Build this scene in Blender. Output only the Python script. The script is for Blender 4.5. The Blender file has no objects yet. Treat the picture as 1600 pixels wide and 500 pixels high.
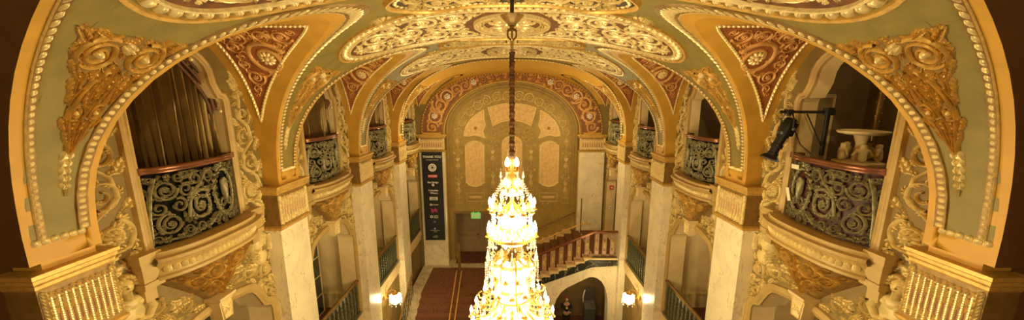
import bpy, math, random
from mathutils import Vector, Matrix
from mathutils.geometry import tessellate_polygon
PI = math.pi
sc = bpy.context.scene
COL = sc.collection
rnd = random.Random(7)

# ------------------------------------------------------------------ dimensions (metres, eye at the origin)
HW = 4.5            # half width at the pilaster faces
WX = 4.78           # wall plane between the pilasters
ZS = -1.53          # springing line of the vault
RISE = 2.97
NE = 2.4            # squareness of the vault section
PITCH = 3.38
PY = [3.07 + PITCH * k for k in range(4)]      # pilaster centres
BY = [4.76 + PITCH * k for k in range(4)]      # bay centres
YE = 16.1           # end wall
FM, FH, FL = -6.57, -11.3, -8.50               # mezzanine, hall floor, landing

# ------------------------------------------------------------------ materials
M = {}
def mat(name, col, rough=.6, metal=0.0, var=.12, scale=6.0, bump=0.0, col2=None, emit=None, es=0.0, spec=.5, trans=0.0, alpha=None):
    m = bpy.data.materials.new(name); m.use_nodes = True
    nt = m.node_tree; N = nt.nodes; b = N['Principled BSDF']
    b.inputs['Roughness'].default_value = rough; b.inputs['Metallic'].default_value = metal
    b.inputs['Specular IOR Level'].default_value = spec
    b.inputs['Transmission Weight'].default_value = trans
    tc = N.new('ShaderNodeTexCoord'); no = N.new('ShaderNodeTexNoise')
    no.inputs['Scale'].default_value = scale; no.inputs['Detail'].default_value = 5
    nt.links.new(tc.outputs['Object'], no.inputs['Vector'])
    mx = N.new('ShaderNodeMix'); mx.data_type = 'RGBA'
    c2 = col2 or tuple(c * (1 - var * 2) for c in col)
    mx.inputs[6].default_value = (*c2, 1); mx.inputs[7].default_value = (*col, 1)
    mr = N.new('ShaderNodeMapRange'); mr.inputs['From Min'].default_value = .35; mr.inputs['From Max'].default_value = .6
    nt.links.new(no.outputs['Fac'], mr.inputs['Value']); nt.links.new(mr.outputs['Result'], mx.inputs[0])
    nt.links.new(mx.outputs[2], b.inputs['Base Color'])
    if bump:
        bp = N.new('ShaderNodeBump'); bp.inputs['Strength'].default_value = bump; bp.inputs['Distance'].default_value = .02
        nt.links.new(no.outputs['Fac'], bp.inputs['Height']); nt.links.new(bp.outputs['Normal'], b.inputs['Normal'])
    if emit:
        b.inputs['Emission Color'].default_value = (*emit, 1); b.inputs['Emission Strength'].default_value = es
    if alpha is not None: b.inputs['Alpha'].default_value = alpha
    M[name] = m
    return m
def marble(name, base, vein, scale=1.3, rough=.22, w=.06):
    m = mat(name, base, rough, var=.06, scale=2.2); nt = m.node_tree; N = nt.nodes; b = N['Principled BSDF']
    tc = N.new('ShaderNodeTexCoord'); mp = N.new('ShaderNodeMapping'); mp.inputs['Rotation'].default_value = (.5, .6, .4)
    mp.inputs['Scale'].default_value = (1, 1, .55)
    no = N.new('ShaderNodeTexNoise'); no.inputs['Scale'].default_value = scale; no.inputs['Detail'].default_value = 8
    no.inputs['Distortion'].default_value = 1.2
    nt.links.new(tc.outputs['Object'], mp.inputs[0]); nt.links.new(mp.outputs[0], no.inputs['Vector'])
    s = N.new('ShaderNodeMath'); s.operation = 'SUBTRACT'; s.inputs[1].default_value = .5
    a = N.new('ShaderNodeMath'); a.operation = 'ABSOLUTE'
    r = N.new('ShaderNodeMapRange'); r.inputs['From Max'].default_value = w; r.inputs['To Min'].default_value = .75; r.inputs['To Max'].default_value = 0
    nt.links.new(no.outputs['Fac'], s.inputs[0]); nt.links.new(s.outputs[0], a.inputs[0]); nt.links.new(a.outputs[0], r.inputs['Value'])
    mx = N.new('ShaderNodeMix'); mx.data_type = 'RGBA'
    old = b.inputs['Base Color'].links[0].from_socket
    nt.links.new(r.outputs['Result'], mx.inputs[0]); nt.links.new(old, mx.inputs[6]); mx.inputs[7].default_value = (*vein, 1)
    nt.links.new(mx.outputs[2], b.inputs['Base Color'])
    return m
mat('orange', (.62, .33, .04), .55, var=.07, scale=3)
mat('sage', (.265, .20, .040), .6, var=.09, scale=4)
mat('red_paint', (.36, .115, .027), .6, var=.15, scale=5)
mat('gold', (.72, .43, .10), .42, .3, var=.14, scale=14)
mat('bright_gold', (.98, .80, .40), .36, .3, var=.12, scale=20)
mat('dull_gold', (.30, .17, .04), .5, .25, var=.16, scale=12)
mat('cream_relief', (.76, .57, .22), .45, .05, var=.12, scale=9)
mat('wall_tan', (.25, .165, .042), .65, var=.1, scale=3)
mat('pale_stone', (.80, .60, .29), .5, var=.06, scale=3)
mat('panel_ground', (.20, .075, .02), .65, var=.22, scale=8)
mat('dark_ground', (.06, .035, .025), .6, var=.3, scale=8)
mat('pink_ground', (.50, .26, .13), .6, var=.12, scale=6)
mat('salmon', (.86, .55, .21), .55, var=.12, scale=7)
mat('end_olive', (.42, .275, .06), .55, .1, var=.09, scale=4)
mat('brown_wall', (.14, .055, .012), .7, var=.1, scale=3)  # shade of the unlit first bay, put into the colour
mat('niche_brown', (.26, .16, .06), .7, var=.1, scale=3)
mat('black', (.012, .011, .010), .45, var=.2)
mat('iron', (.03, .024, .016), .5, .4, var=.2)
mat('pewter', (.36, .31, .16), .45, .3, var=.22, scale=18)
mat('grille_back', (.010, .009, .010), .85, var=.3, scale=5, spec=.12)
mat('frame_tan', (.52, .34, .11), .5, var=.08, scale=4)
mat('verdigris', (.16, .16, .075), .45, .4, var=.2, scale=14)
mat('copper_rail', (.26, .10, .045), .25, .5, var=.15, scale=6)
mat('bronze', (.30, .18, .05), .35, .7, var=.15, scale=10)
mat('curtain', (.30, .19, .06), .32, .5, var=.12, scale=3)
mat('velvet_tie', (.16, .06, .02), .6, var=.2)
mat('carpet', (.25, .095, .034), .9, var=.35, scale=34, bump=.2)
mat('carpet_plain', (.15, .045, .02), .9, var=.2, scale=20)
mat('door_tan', (.36, .24, .10), .5, var=.07, scale=3)
mat('baluster_pink', (.46, .26, .18), .45, .1, var=.15, scale=14)
mat('white_paint', (.85, .8, .7), .5, var=.04)
mat('banner_black', (.010, .009, .008), .55, var=.1)
mat('banner_red', (.65, .03, .03), .5, var=.05)
mat('banner_magenta', (.7, .05, .22), .5, var=.05)
mat('alarm_red', (.6, .05, .02), .4, var=.05)
mat('exit_green', (.15, .5, .1), .5, emit=(.25, .8, .15), es=.3)
mat('bulb', (1, .9, .7), .4, emit=(1.0, .82, .50), es=14)
mat('lit_glass', (1, .9, .7), .3, emit=(1.0, .80, .46), es=2.6)
mat('sconce_glass', (1, .85, .6), .3, emit=(1.0, .76, .42), es=6.5)
mat('crystal', (.98, .93, .82), .08, 0, var=.02, trans=.55, emit=(1, .85, .6), es=0.0)
mat('glass_dark', (.05, .045, .03), .08, 0, var=.2, spec=.9)
mat('skin', (.62, .36, .22), .5, var=.05)
mat('hair_red', (.5, .12, .03), .6)
mat('cloth_black', (.02, .02, .022), .7)
mat('cloth_yellow', (.7, .55, .1), .7)
mat('paper', (.82, .72, .5), .6, var=.05)
mat('grey_metal', (.13, .12, .11), .4, .3)
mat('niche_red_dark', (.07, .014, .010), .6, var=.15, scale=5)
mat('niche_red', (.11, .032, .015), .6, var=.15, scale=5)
mat('sleeve', (.20, .085, .02), .75, var=.3, scale=12)
marble('marble', (.92, .79, .52), (.56, .40, .17), 2.0, .22, .012)
marble('marble_green', (.03, .035, .025), (.4, .36, .22), 1.6, .2, .02)
marble('marble_floor', (.62, .52, .34), (.42, .30, .15), 1.2)

# ------------------------------------------------------------------ mesh collector
class MB:
    def __init__(s): s.v = []; s.f = []; s.m = []; s.mats = []; s.cur = 0
    def use(s, name):
        if name not in s.mats: s.mats.append(name)
        s.cur = s.mats.index(name); return s
    def face(s, *idx): s.f.append(idx); s.m.append(s.cur)
    def pt(s, p): s.v.append(tuple(p)); return len(s.v) - 1
    def grid(s, rows, closed_u=False, closed_v=False, flip=False):
        nr, nc = len(rows), len(rows[0]); b = len(s.v)
        for r in rows:
            for p in r: s.v.append(tuple(p))
        for i in range(nr if closed_v else nr - 1):
            for j in range(nc if closed_u else nc - 1):
                i2, j2 = (i + 1) % nr, (j + 1) % nc
                q = (b + i * nc + j, b + i * nc + j2, b + i2 * nc + j2, b + i2 * nc + j)
                s.face(*(q[::-1] if flip else q))
        return s
    def box(s, x0, x1, y0, y1, z0, z1):
        b = len(s.v)
        for z in (z0, z1):
            for x, y in ((x0, y0), (x1, y0), (x1, y1), (x0, y1)): s.v.append((x, y, z))
        for q in ((3, 2, 1, 0), (4, 5, 6, 7), (0, 1, 5, 4), (1, 2, 6, 5), (2, 3, 7, 6), (3, 0, 4, 7)):
            s.face(*[b + k for k in q])
        return s
    def beam(s, p, q, w, h, up=Vector((0, 0, 1))):
        p, q = Vector(p), Vector(q); d = (q - p).normalized(); r = d.cross(up)
        r = r.normalized() if r.length > 1e-4 else Vector((1, 0, 0)); u = r.cross(d)
        rows = [[c + r * (a * w / 2) + u * (e * h / 2) for a, e in ((-1, -1), (1, -1), (1, 1), (-1, 1))] for c in (p, q)]
        b = len(s.v); s.grid(rows, closed_u=True); s.face(b + 3, b + 2, b + 1, b); s.face(b + 4, b + 5, b + 6, b + 7)
        return s
    def tube(s, pts, r, n=6, closed=False, caps=True):
        pts = [Vector(p) for p in pts]; k = len(pts); R = r if callable(r) else (lambda t: r)
        up = Vector((.13, .21, .97)); rows = []
        for i, p in enumerate(pts):
            d = (pts[(i + 1) % k] - pts[i - 1]) if closed else (pts[min(i + 1, k - 1)] - pts[max(i - 1, 0)])
            d = d.normalized() if d.length > 1e-9 else Vector((0, 0, 1))
            a = d.cross(up)
            a = a.normalized() if a.length > 1e-3 else d.cross(Vector((1, 0, 0))).normalized()
            c = a.cross(d); up = c; rr = R(i / (k - 1))
            rows.append([p + a * (rr * math.cos(2 * PI * j / n)) + c * (rr * math.sin(2 * PI * j / n)) for j in range(n)])
        b = len(s.v); s.grid(rows, closed_u=True, closed_v=closed)
        if caps and not closed:
            s.face(*[b + j for j in range(n)][::-1]); s.face(*[b + (k - 1) * n + j for j in range(n)])
        return s
    def lathe(s, prof, c=(0, 0, 0), n=20, wob=None):
        rows = []
        for r, z in prof:
            rows.append([(c[0] + r * (wob(a) if wob else 1) * math.cos(a), c[1] + r * (wob(a) if wob else 1) * math.sin(a), c[2] + z)
                         for a in [2 * PI * j / n for j in range(n)]])
        return s.grid(rows, closed_u=True)
    def ball(s, c, r, n=8, sz=1.0):
        return s.lathe([(max(r * math.sin(PI * i / (n // 2 + 1)), 1e-4), -r * sz * math.cos(PI * i / (n // 2 + 1))) for i in range(n // 2 + 2)], c, n)
    def gem(s, c, r, h1, h2, n=4):
        b = len(s.v)
        for j in range(n): s.v.append((c[0] + r * math.cos(2 * PI * j / n), c[1] + r * math.sin(2 * PI * j / n), c[2]))
        t = s.pt((c[0], c[1], c[2] + h1)); d = s.pt((c[0], c[1], c[2] - h2))
        for j in range(n):
            s.face(b + j, b + (j + 1) % n, t); s.face(b + (j + 1) % n, b + j, d)
        return s
    def poly(s, loops, mp, h=0.0):
        """filled planar region (outer loop and holes) in map coordinates"""
        vs = [[Vector((a, b, 0)) for a, b in lp] for lp in loops]
        tri = tessellate_polygon(vs); flat = [p for lp in loops for p in lp]; b = len(s.v)
        for a, c in flat: s.v.append(tuple(mp(a, c, h)))
        for t in tri: s.face(b + t[0], b + t[1], b + t[2])
        return s
    def sweep(s, path, prof, mp, closed=False):
        """profile [(sideways offset, height)] carried along a path in map coordinates, mitred"""
        k = len(path); rows = []
        for i in range(k):
            p = path[i]; a = path[i - 1] if (closed or i) else p; c = path[(i + 1) % k] if (closed or i < k - 1) else p
            d1 = (p[0] - a[0], p[1] - a[1]); d2 = (c[0] - p[0], c[1] - p[1])
            l1, l2 = math.hypot(*d1), math.hypot(*d2)
            if l1 < 1e-9: d1, l1 = d2, l2
            if l2 < 1e-9: d2, l2 = d1, l1
            n1 = (-d1[1] / l1, d1[0] / l1); n2 = (-d2[1] / l2, d2[0] / l2)
            nx, ny = n1[0] + n2[0], n1[1] + n2[1]; q = nx * nx + ny * ny
            q = 2 / max(q, .6); nx *= q; ny *= q
            rows.append([mp(p[0] + nx * o, p[1] + ny * o, h) for o, h in prof])
        return s.grid(rows, closed_v=closed)
    def build(s, name, material=None, parent=None, smooth=True, mt=None):
        me = bpy.data.meshes.new(name); me.from_pydata(s.v, [], s.f)
        if material and not s.mats: me.materials.append(M[material])
        else:
            for x in s.mats: me.materials.append(M[x])
            me.polygons.foreach_set('material_index', s.m)
        if smooth: me.polygons.foreach_set('use_smooth', [True] * len(s.f))
        me.update()
        o = bpy.data.objects.new(name, me); COL.objects.link(o)
        if smooth == 'auto' or smooth is True:
            try: me.set_sharp_from_angle(angle=math.radians(55))
            except Exception: pass
        if parent: o.parent = parent
        return o
def tag(o, label=None, cat=None, group=None, kind=None):
    if label: o['label'] = label
    if cat: o['category'] = cat
    if group: o['group'] = group
    if kind: o['kind'] = kind
    return o
def empty(name, loc=(0, 0, 0), label=None, cat=None, group=None):
    o = bpy.data.objects.new(name, None); COL.objects.link(o); o.location = loc; o.empty_display_size = .1
    return tag(o, label, cat, group)
KIDS = {}
def copy_tree(o, parent=None):
    c = o.copy(); COL.objects.link(c)
    if parent: c.parent = parent
    for ch in [x for x in bpy.data.objects if x.parent == o]: copy_tree(ch, c)
    return c
def struct(o): o['kind'] = 'structure'; return o

# ------------------------------------------------------------------ relief work in map coordinates
def plane(org, ax, ay, nz):
    org, ax, ay, nz = Vector(org), Vector(ax), Vector(ay), Vector(nz)
    return lambda a, b, h: org + ax * a + ay * b + nz * h
def ridge(mb, pts, w, H, mp, n=5):
    k = len(pts); rows = []
    for i in range(k):
        p = pts[i]; a = pts[max(i - 1, 0)]; c = pts[min(i + 1, k - 1)]
        dx, dy = c[0] - a[0], c[1] - a[1]; l = math.hypot(dx, dy) or 1; nx, ny = -dy / l, dx / l
        t = i / (k - 1); ww = w(t) if callable(w) else w; hh = H * min(1, ww / (w(.3) if callable(w) else w) + .2)
        rows.append([mp(p[0] + nx * ww * u, p[1] + ny * ww * u, hh * z) for u, z in ((-1, 0), (-.75, .7), (0, 1), (.75, .7), (1, 0))])
    mb.grid(rows)
def leaf(mb, x, y, ang, L, W, mp, H, curl=0.0, lobes=4, n=None):
    """acanthus leaf: a grooved midrib with overlapping pointed lobes on both sides"""
    n = lobes * 2 + 2; C = []; cx, cy, a = x, y, ang; st = L / (n - 1)
    for i in range(n):
        C.append((cx, cy, a)); cx += math.cos(a) * st; cy += math.sin(a) * st; a += curl * st / L
    def env(t): return math.sin(PI * min(1, .18 + t * .80)) ** .7 * (1 - .3 * t)
    for k in range(lobes):
        t = (k + .15) / (lobes + .3); f = t * (n - 1); i = min(int(f), n - 2); u = f - i
        px, py, pa = C[i][0] + (C[i + 1][0] - C[i][0]) * u, C[i][1] + (C[i + 1][1] - C[i][1]) * u, C[i][2]
        e = env(min(1, t + .12)); ll = W * e * 1.5 + L * .04; lw = L / lobes * .44
        for s in (1, -1):
            b = pa + s * (.95 - .3 * t); rows = []; qx, qy = px, py
            for j in range(5):
                v = j / 4; ww = lw * (.7, .95, 1.0, .72, .12)[j]; nx, ny = -math.sin(b), math.cos(b); z = (.5, .85, .95, .75, .15)[j] * H * (.55 + .45 * e)
                rows.append([mp(qx + nx * ww * q, qy + ny * ww * q, z * zz) for q, zz in ((-1, .05), (-.6, .85), (0, .62), (.6, .85), (1, .05))])
                qx += math.cos(b) * ll / 4; qy += math.sin(b) * ll / 4; b -= s * .22
            mb.grid(rows)
    rows = []
    for i, (px, py, pa) in enumerate(C):
        t = i / (n - 1); nx, ny = -math.sin(pa), math.cos(pa); ww = W * .42 * env(t) * (1 - .5 * t) + .001
        rows.append([mp(px + nx * ww * u, py + ny * ww * u, z * H * (.65 + .35 * (1 - t))) for u, z in ((-1, .1), (-.5, .9), (-.22, .75), (0, 1.25), (.22, .75), (.5, .9), (1, .1))])
    mb.grid(rows)
def dome(mb, x, y, r, mp, H, n=7):
    rows = [[mp(x + r * q * math.cos(2 * PI * j / n), y + r * q * math.sin(2 * PI * j / n), z * H) for j in range(n)] for q, z in ((1, 0), (.8, .65), (.35, 1), (.01, 1.05))]
    mb.grid(rows, closed_u=True)
def rosette(mb, x, y, r, mp, H, petals=8):
    n = petals * 4; rows = []
    for q, z in ((1, .05), (.86, .75), (.55, .9), (.38, .35)):
        row = []
        for j in range(n):
            a = 2 * PI * j / n; k = abs(math.sin(petals * a / 2)) ** .5
            rr = r * q * (.78 + .22 * k if q > .5 else 1); row.append(mp(x + rr * math.cos(a), y + rr * math.sin(a), H * z * (.45 + .55 * k)))
        rows.append(row)
    mb.grid(rows, closed_u=True); dome(mb, x, y, r * .36, mp, H * 1.15)
def spiral(mb, x, y, r, a0, sgn, mp, H, turns=1.6, leaves=6, centre=True, wk=.11, lw=.30):
    pts = []; n = int(22 * turns)
    for i in range(n + 1):
        t = i / n; a = a0 + sgn * 2 * PI * turns * t; q = r * (1 - t) ** .8 * .80 + r * .16
        pts.append((x + q * math.cos(a), y + q * math.sin(a)))
    ridge(mb, pts, lambda t: r * wk * (1.25 - .6 * t), H, mp)
    for k in range(leaves):
        t = (k + .3) / leaves * .72; i = int(t * n); a = a0 + sgn * 2 * PI * turns * t; p = pts[i]
        out = a + sgn * PI / 2 * .55
        if k % 2 == 0:
            leaf(mb, p[0], p[1], out, r * .52, r * lw * .62, mp, H * .9, curl=sgn * 1.5, lobes=3)
        else:
            leaf(mb, p[0], p[1], a + PI + sgn * -.9, r * .34, r * lw * .4, mp, H * .8, curl=-sgn * 1.2, lobes=2)
    if centre: rosette(mb, x, y, r * .27, mp, H * 1.25, 6)
def inside(poly, x, y):
    c = False; n = len(poly); j = n - 1
    for i in range(n):
        xi, yi = poly[i]; xj, yj = poly[j]
        if (yi > y) != (yj > y) and x < (xj - xi) * (y - yi) / (yj - yi) + xi: c = not c
        j = i
    return c
def edist(poly, x, y):
    d = 9e9
    for i in range(len(poly)):
        x1, y1 = poly[i - 1]; x2, y2 = poly[i]; dx, dy = x2 - x1, y2 - y1; l = dx * dx + dy * dy or 1e-9
        t = max(0, min(1, ((x - x1) * dx + (y - y1) * dy) / l)); d = min(d, math.hypot(x - x1 - t * dx, y - y1 - t * dy))
    return d
def packed(poly, rmax, rmin, step, nmax=80, given=()):
    xs = [p[0] for p in poly]; ys = [p[1] for p in poly]; pts = []
    x = min(xs)
    while x < max(xs):
        y = min(ys)
        while y < max(ys):
            if inside(poly, x, y):
                d = edist(poly, x, y)
                for g in given: d = min(d, math.hypot(x - g[0], y - g[1]) - g[2])
                if d > rmin * .8: pts.append([x, y, d])
            y += step
        x += step
    out = []
    while pts and len(out) < nmax:
        b = max(pts, key=lambda p: min(p[2], rmax)); r = min(b[2], rmax)
        if r < rmin: break
        out.append((b[0], b[1], r)); np_ = []
        for p in pts:
            d = min(p[2], math.hypot(p[0] - b[0], p[1] - b[1]) - r * .96)
            if d > rmin * .8: p[2] = d; np_.append(p)
        pts = np_
    return out
def fill(mb, poly, rmax, rmin, step, mp, H, nmax=80, given=(), seed=1, big=.12, mirror_x=None):
    R = random.Random(seed); C = list(given) + packed(poly, rmax, rmin, step, nmax, given); sg = 1
    for x, y, r in C:
        sg = -sg; a0 = R.uniform(0, 2 * PI)
        if r > big: spiral(mb, x, y, r, a0, sg, mp, H, 1.7, 8)
        elif r > big * .5: spiral(mb, x, y, r, a0, sg, mp, H * .9, 1.3, 5, centre=r > big * .7)
        elif R.random() < .25: rosette(mb, x, y, r * .8, mp, H * .8, 5)
        else:
            leaf(mb, x - r * math.cos(a0), y - r * math.sin(a0), a0, r * 2.1, r * .6, mp, H * .85, curl=sg * .9, lobes=3)
    # stems joining neighbours
    for i, (x, y, r) in enumerate(C):
        best = sorted(((math.hypot(x - a, y - b) - r - c, a, b, c) for a, b, c in C[:i]), key=lambda q: q[0])[:1]
        for d, a, b, c in best:
            if d < .25:
                an = math.atan2(b - y, a - x)
                p0 = (x + r * .8 * math.cos(an + .6), y + r * .8 * math.sin(an + .6)); p1 = (a - c * .8 * math.cos(an - .6), b - c * .8 * math.sin(an - .6))
                mx, my = (p0[0] + p1[0]) / 2 - (p1[1] - p0[1]) * .25, (p0[1] + p1[1]) / 2 + (p1[0] - p0[0]) * .25
                ridge(mb, [(p0[0] * (1 - t) ** 2 + 2 * mx * t * (1 - t) + p1[0] * t * t, p0[1] * (1 - t) ** 2 + 2 * my * t * (1 - t) + p1[1] * t * t) for t in (0, .25, .5, .75, 1)], min(r, c) * .10 + .004, H * .7, mp)
    return C
def resample(path, step, closed=False):
    P = list(path) + ([path[0]] if closed else []); L = [0]
    for i in range(1, len(P)): L.append(L[-1] + math.hypot(P[i][0] - P[i - 1][0], P[i][1] - P[i - 1][1]))
    n = max(2, int(round(L[-1] / step))); out = []; j = 0
    for k in range(n if closed else n + 1):
        s_ = L[-1] * k / n
        while j < len(L) - 2 and L[j + 1] < s_: j += 1
        t = (s_ - L[j]) / ((L[j + 1] - L[j]) or 1)
        out.append((P[j][0] + (P[j + 1][0] - P[j][0]) * t, P[j][1] + (P[j + 1][1] - P[j][1]) * t))
    return out
def eggs(mb, path, step, w, mp, H, closed=False, kind='leaf'):
    P = resample(path, step, closed); k = len(P)
    for i in range(k if closed else k - 1):
        p, q = P[i], P[(i + 1) % k]; a = math.atan2(q[1] - p[1], q[0] - p[0]); mx, my = (p[0] + q[0]) / 2, (p[1] + q[1]) / 2
        ca, sa = math.cos(a), math.sin(a)
        def T(u, v): return (mx + ca * u - sa * v, my + sa * u + ca * v)
        if kind == 'leaf':
            rows = []
            for kk in range(7):
                v = -w * math.cos(PI * kk / 6); wd = .47 * step * math.sin(PI * (kk + .5) / 7) ** .6 * (1.08 - .05 * kk); z = math.sin(PI * (kk + .25) / 6.5) ** .6
                rows.append([mp(*T(u * wd, v), H * z * zz) for u, zz in ((-1, 0), (-.7, .72), (-.2, 1), (.0, .78), (.2, 1), (.7, .72), (1, 0))])
            mb.grid(rows)
        else:
            dome(mb, mx, my, min(w, step * .46), mp, H, 6)
def arcp(cx, cy, rx, ry, a0, a1, n=16):
    return [(cx + rx * math.cos(a0 + (a1 - a0) * i / n), cy + ry * math.sin(a0 + (a1 - a0) * i / n)) for i in range(n + 1)]
# ------------------------------------------------------------------ vault section and surface maps
_T = []; _L = 0
for _i in range(401):
    _a = PI / 2 * _i / 400
    _x = HW * max(math.sin(_a), 0) ** (2 / NE); _h = RISE * max(math.cos(_a), 0) ** (2 / NE)
    if _T: _L += math.hypot(_x - _T[-1][0], _h - _T[-1][1])
    _T.append((_x, _h, _L))
QS = _T[-1][2]
def sec(q):
    """arc length from the crown -> x, height over springing, inward normal"""
    s_ = -1 if q < 0 else 1; q = min(abs(q), QS); lo, hi = 0, 400
    while hi - lo > 1:
        m = (lo + hi) // 2
        if _T[m][2] > q: hi = m
        else: lo = m
    A, B_ = _T[lo], _T[hi]; t = (q - A[2]) / ((B_[2] - A[2]) or 1)
    x, h = A[0] + (B_[0] - A[0]) * t, A[1] + (B_[1] - A[1]) * t
    gx, gh = (x / HW) ** (NE - 1) / HW, (max(h, 0) / RISE) ** (NE - 1) / RISE; l = math.hypot(gx, gh)
    return s_ * x, h, -s_ * gx / l, -gh / l
def q_of_h(h):
    lo, hi = 0, 400
    while hi - lo > 1:
        m = (lo + hi) // 2
        if _T[m][1] > h: lo = m
        else: hi = m
    A, B_ = _T[lo], _T[hi]; t = (A[1] - h) / ((A[1] - B_[1]) or 1); return A[2] + (B_[2] - A[2]) * t
def q_of_x(x):
    lo, hi = 0, 400
    while hi - lo > 1:
        m = (lo + hi) // 2
        if _T[m][0] < x: lo = m
        else: hi = m
    A, B_ = _T[lo], _T[hi]; t = (x - A[0]) / ((B_[0] - A[0]) or 1); return A[2] + (B_[2] - A[2]) * t
def xb(h): return HW * max(0, 1 - (h / RISE) ** NE) ** (1 / NE)
def fac(Y): return 1 - .04 * max(0, Y - 13.4) / 2.7
def BAR(q, Y, h=0.0):
    x, z, nx, nz = sec(q); return Vector((x + nx * h, Y, ZS + z * fac(Y) + nz * h))
def opening(r, b, n=28, lo=0.0):
    """outline of a lunette opening, local y and height over the springing line"""
    return [(-r, lo)] + [(-r * math.cos(PI * i / n), .3 + b * math.sin(PI * i / n)) for i in range(n + 1)] + [(r, lo)]
ARR, BEAD = opening(1.38, 2.33), opening(1.5, 2.45, lo=.22)
def y_edge(h): return 13.42 - 1.7 * (max(0, h) / RISE) ** 1.6
BY0 = [2.07] + BY; PY0 = [1.0] + PY
RS = [.575, 1, 1, 1, 1]       # the first opening, half behind the eye, is narrower

# ------------------------------------------------------------------ ceiling: ribs, crown, margins, side vaults
def vault_half(sx):
    mb = MB()
    def P(h, Y): return BAR(sx * q_of_h(h), Y)
    for c, rs_ in zip(BY0, RS):
        mb.use('orange')
        n = 28
        inner = [(-1.38, 0), (-1.38, .22)] + ARR[1:-1] + [(1.38, .22), (1.38, 0)]
        outer = [(-1.5, 0), (-1.5, .22)] + BEAD[1:-1] + [(1.5, .22), (1.5, 0)]
        if rs_ < 1: inner = [(y * .55, h) for y, h in inner]; outer = [(y * .587, h) for y, h in outer]
        mb.grid([[P(max(i[1] + (o[1] - i[1]) * t, 0), c + i[0] + (o[0] - i[0]) * t) for t in (0, .5, 1)] for i, o in zip(inner, outer)])
        cols = [(c - (1.5 if rs_ == 1 else .88) * math.cos(PI * i / n), .3 + 2.45 * math.sin(PI * i / n)) for i in range(n + 1)]
        _cols(mb, cols, sx)
    for c in PY0:
        mb.use('orange'); ys = [c - .19, c, c + .19]
        mb.grid([[P(h, y) for y in ys] for h in (0, .11, .22)])
        _cols(mb, [(y, .22) for y in (c - .19, c - .09, c, c + .09, c + .19)], sx)
    # past the last bay up to the end wall, and the stretch behind the eye
    _cols(mb, [(16.4, .0), (16.7, .0)], sx); _cols(mb, [(-5.0, 0), (-2, 0), (.81, 0)], sx)
    o = mb.build('ceiling'); struct(o)
    # side vaults over the openings
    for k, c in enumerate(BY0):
        t = MB(); t.use('brown_wall' if k == 0 else 'orange')  # first soffit painted dark as if in shade, the others plain orange
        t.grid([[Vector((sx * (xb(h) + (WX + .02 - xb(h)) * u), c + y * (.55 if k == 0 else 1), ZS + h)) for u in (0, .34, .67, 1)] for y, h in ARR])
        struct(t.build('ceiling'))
def _cols(mb, cols, sx):
    N = 22
    for (y0, h0), (y1, h1) in zip(cols[:-1], cols[1:]):
        q0, q1 = q_of_h(h0), q_of_h(h1)
        for j in range(N):
            a, b = j / N, (j + 1) / N
            hm = sec(q0 * (1 - (a + b) / 2))[1]
            mb.use('orange' if (y0 + y1) / 2 > y_edge(hm) else 'sage')
            ids = [mb.pt(BAR(sx * q, y)) for q, y in ((q0 * (1 - a), y0), (q1 * (1 - a), y1), (q1 * (1 - b), y1), (q0 * (1 - b), y0))]
            mb.face(*ids)
for sx in (-1, 1): vault_half(sx)
for o in [x for x in bpy.data.objects if x.name.startswith('ceiling')]:      # weld so that the shading is smooth
    import bmesh
    bm = bmesh.new(); bm.from_mesh(o.data); bmesh.ops.remove_doubles(bm, verts=bm.verts, dist=.002)
    bm.to_mesh(o.data); bm.free(); o.data.update()

def inst(root, dk=0, left=False, label=None, loc=None):
    c = copy_tree(root)
    c.location = loc or ((-root.location.x if left else root.location.x), root.location.y + PITCH * dk, root.location.z)
    if left: c.scale.x = -root.scale.x
    if label: c['label'] = label
    return c
def child(mb, name, material, parent, **k):
    """mesh given in world coordinates, hung under a root (or a part of one)"""
    o = mb.build(name, material, None, **k); r = parent; off = Vector()
    while r: off += r.location; r = r.parent
    o.data.transform(Matrix.Translation(-off)); o.parent = parent
    return o
def alone(mb, name, material, loc, label, cat, group=None, **k):
    o = mb.build(name, material, None, **k); o.data.transform(Matrix.Translation(-Vector(loc))); o.location = loc
    return tag(o, label, cat, group)

# beaded mouldings round the openings (right side of first bay, then copied)
def rim(c):
    mp = lambda a, b, h: BAR(q_of_h(max(b, 0)), c + a, h)
    mb = MB(); mb.use('dull_gold')
    mb.sweep(BEAD, [(-.045, 0), (-.045, .015), (.042, .018), (.048, 0)], mp)
    mb.use('bright_gold'); eggs(mb, BEAD, .066, .031, mp, .036)
    mb.use('bright_gold'); mb.sweep(BEAD, [(-.050, .0), (-.045, .02), (-.040, .0)], mp)
    return mb.build('trim_1')
r0 = rim(BY[0]); struct(r0)
for k in (-1, 0, 1, 2, 3):
    for left in (False, True):
        if k == 0 and not left: continue
        c = r0.copy(); COL.objects.link(c); c.location.y = PITCH * k; c.scale.x = -1 if left else 1
        if k < 0: c.scale.y = .587; c.location.y = 2.07 - .587 * BY[0]
mb = MB(); mp = lambda a, b, h: BAR(q_of_h(max(b, 0)), PY[0] + a, h)
mb.use('bright_gold'); eggs(mb, [(-.2, .2), (.2, .2)], .066, .032, mp, .036)
r1 = struct(mb.build('trim_2'))
for k in range(4):
    for left in (False, True):
        if k == 0 and not left: continue
        c = r1.copy(); COL.objects.link(c); c.location.y = PITCH * k; c.scale.x = -1 if left else 1
# transverse bead closing the decorated vault
mb = MB(); hs = [RISE * math.sin(PI / 2 * i / 30) for i in range(31)]
path = [(-q_of_h(h), y_edge(h)) for h in hs] + [(q_of_h(h), y_edge(h)) for h in hs[::-1][1:]]
mb.use('dull_gold'); mb.sweep(path, [(-.07, 0), (-.07, .03), (.07, .03), (.07, 0)], BAR)
mb.use('bright_gold'); eggs(mb, path, .12, .05, BAR, .06); struct(mb.build('trim_3'))

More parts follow.
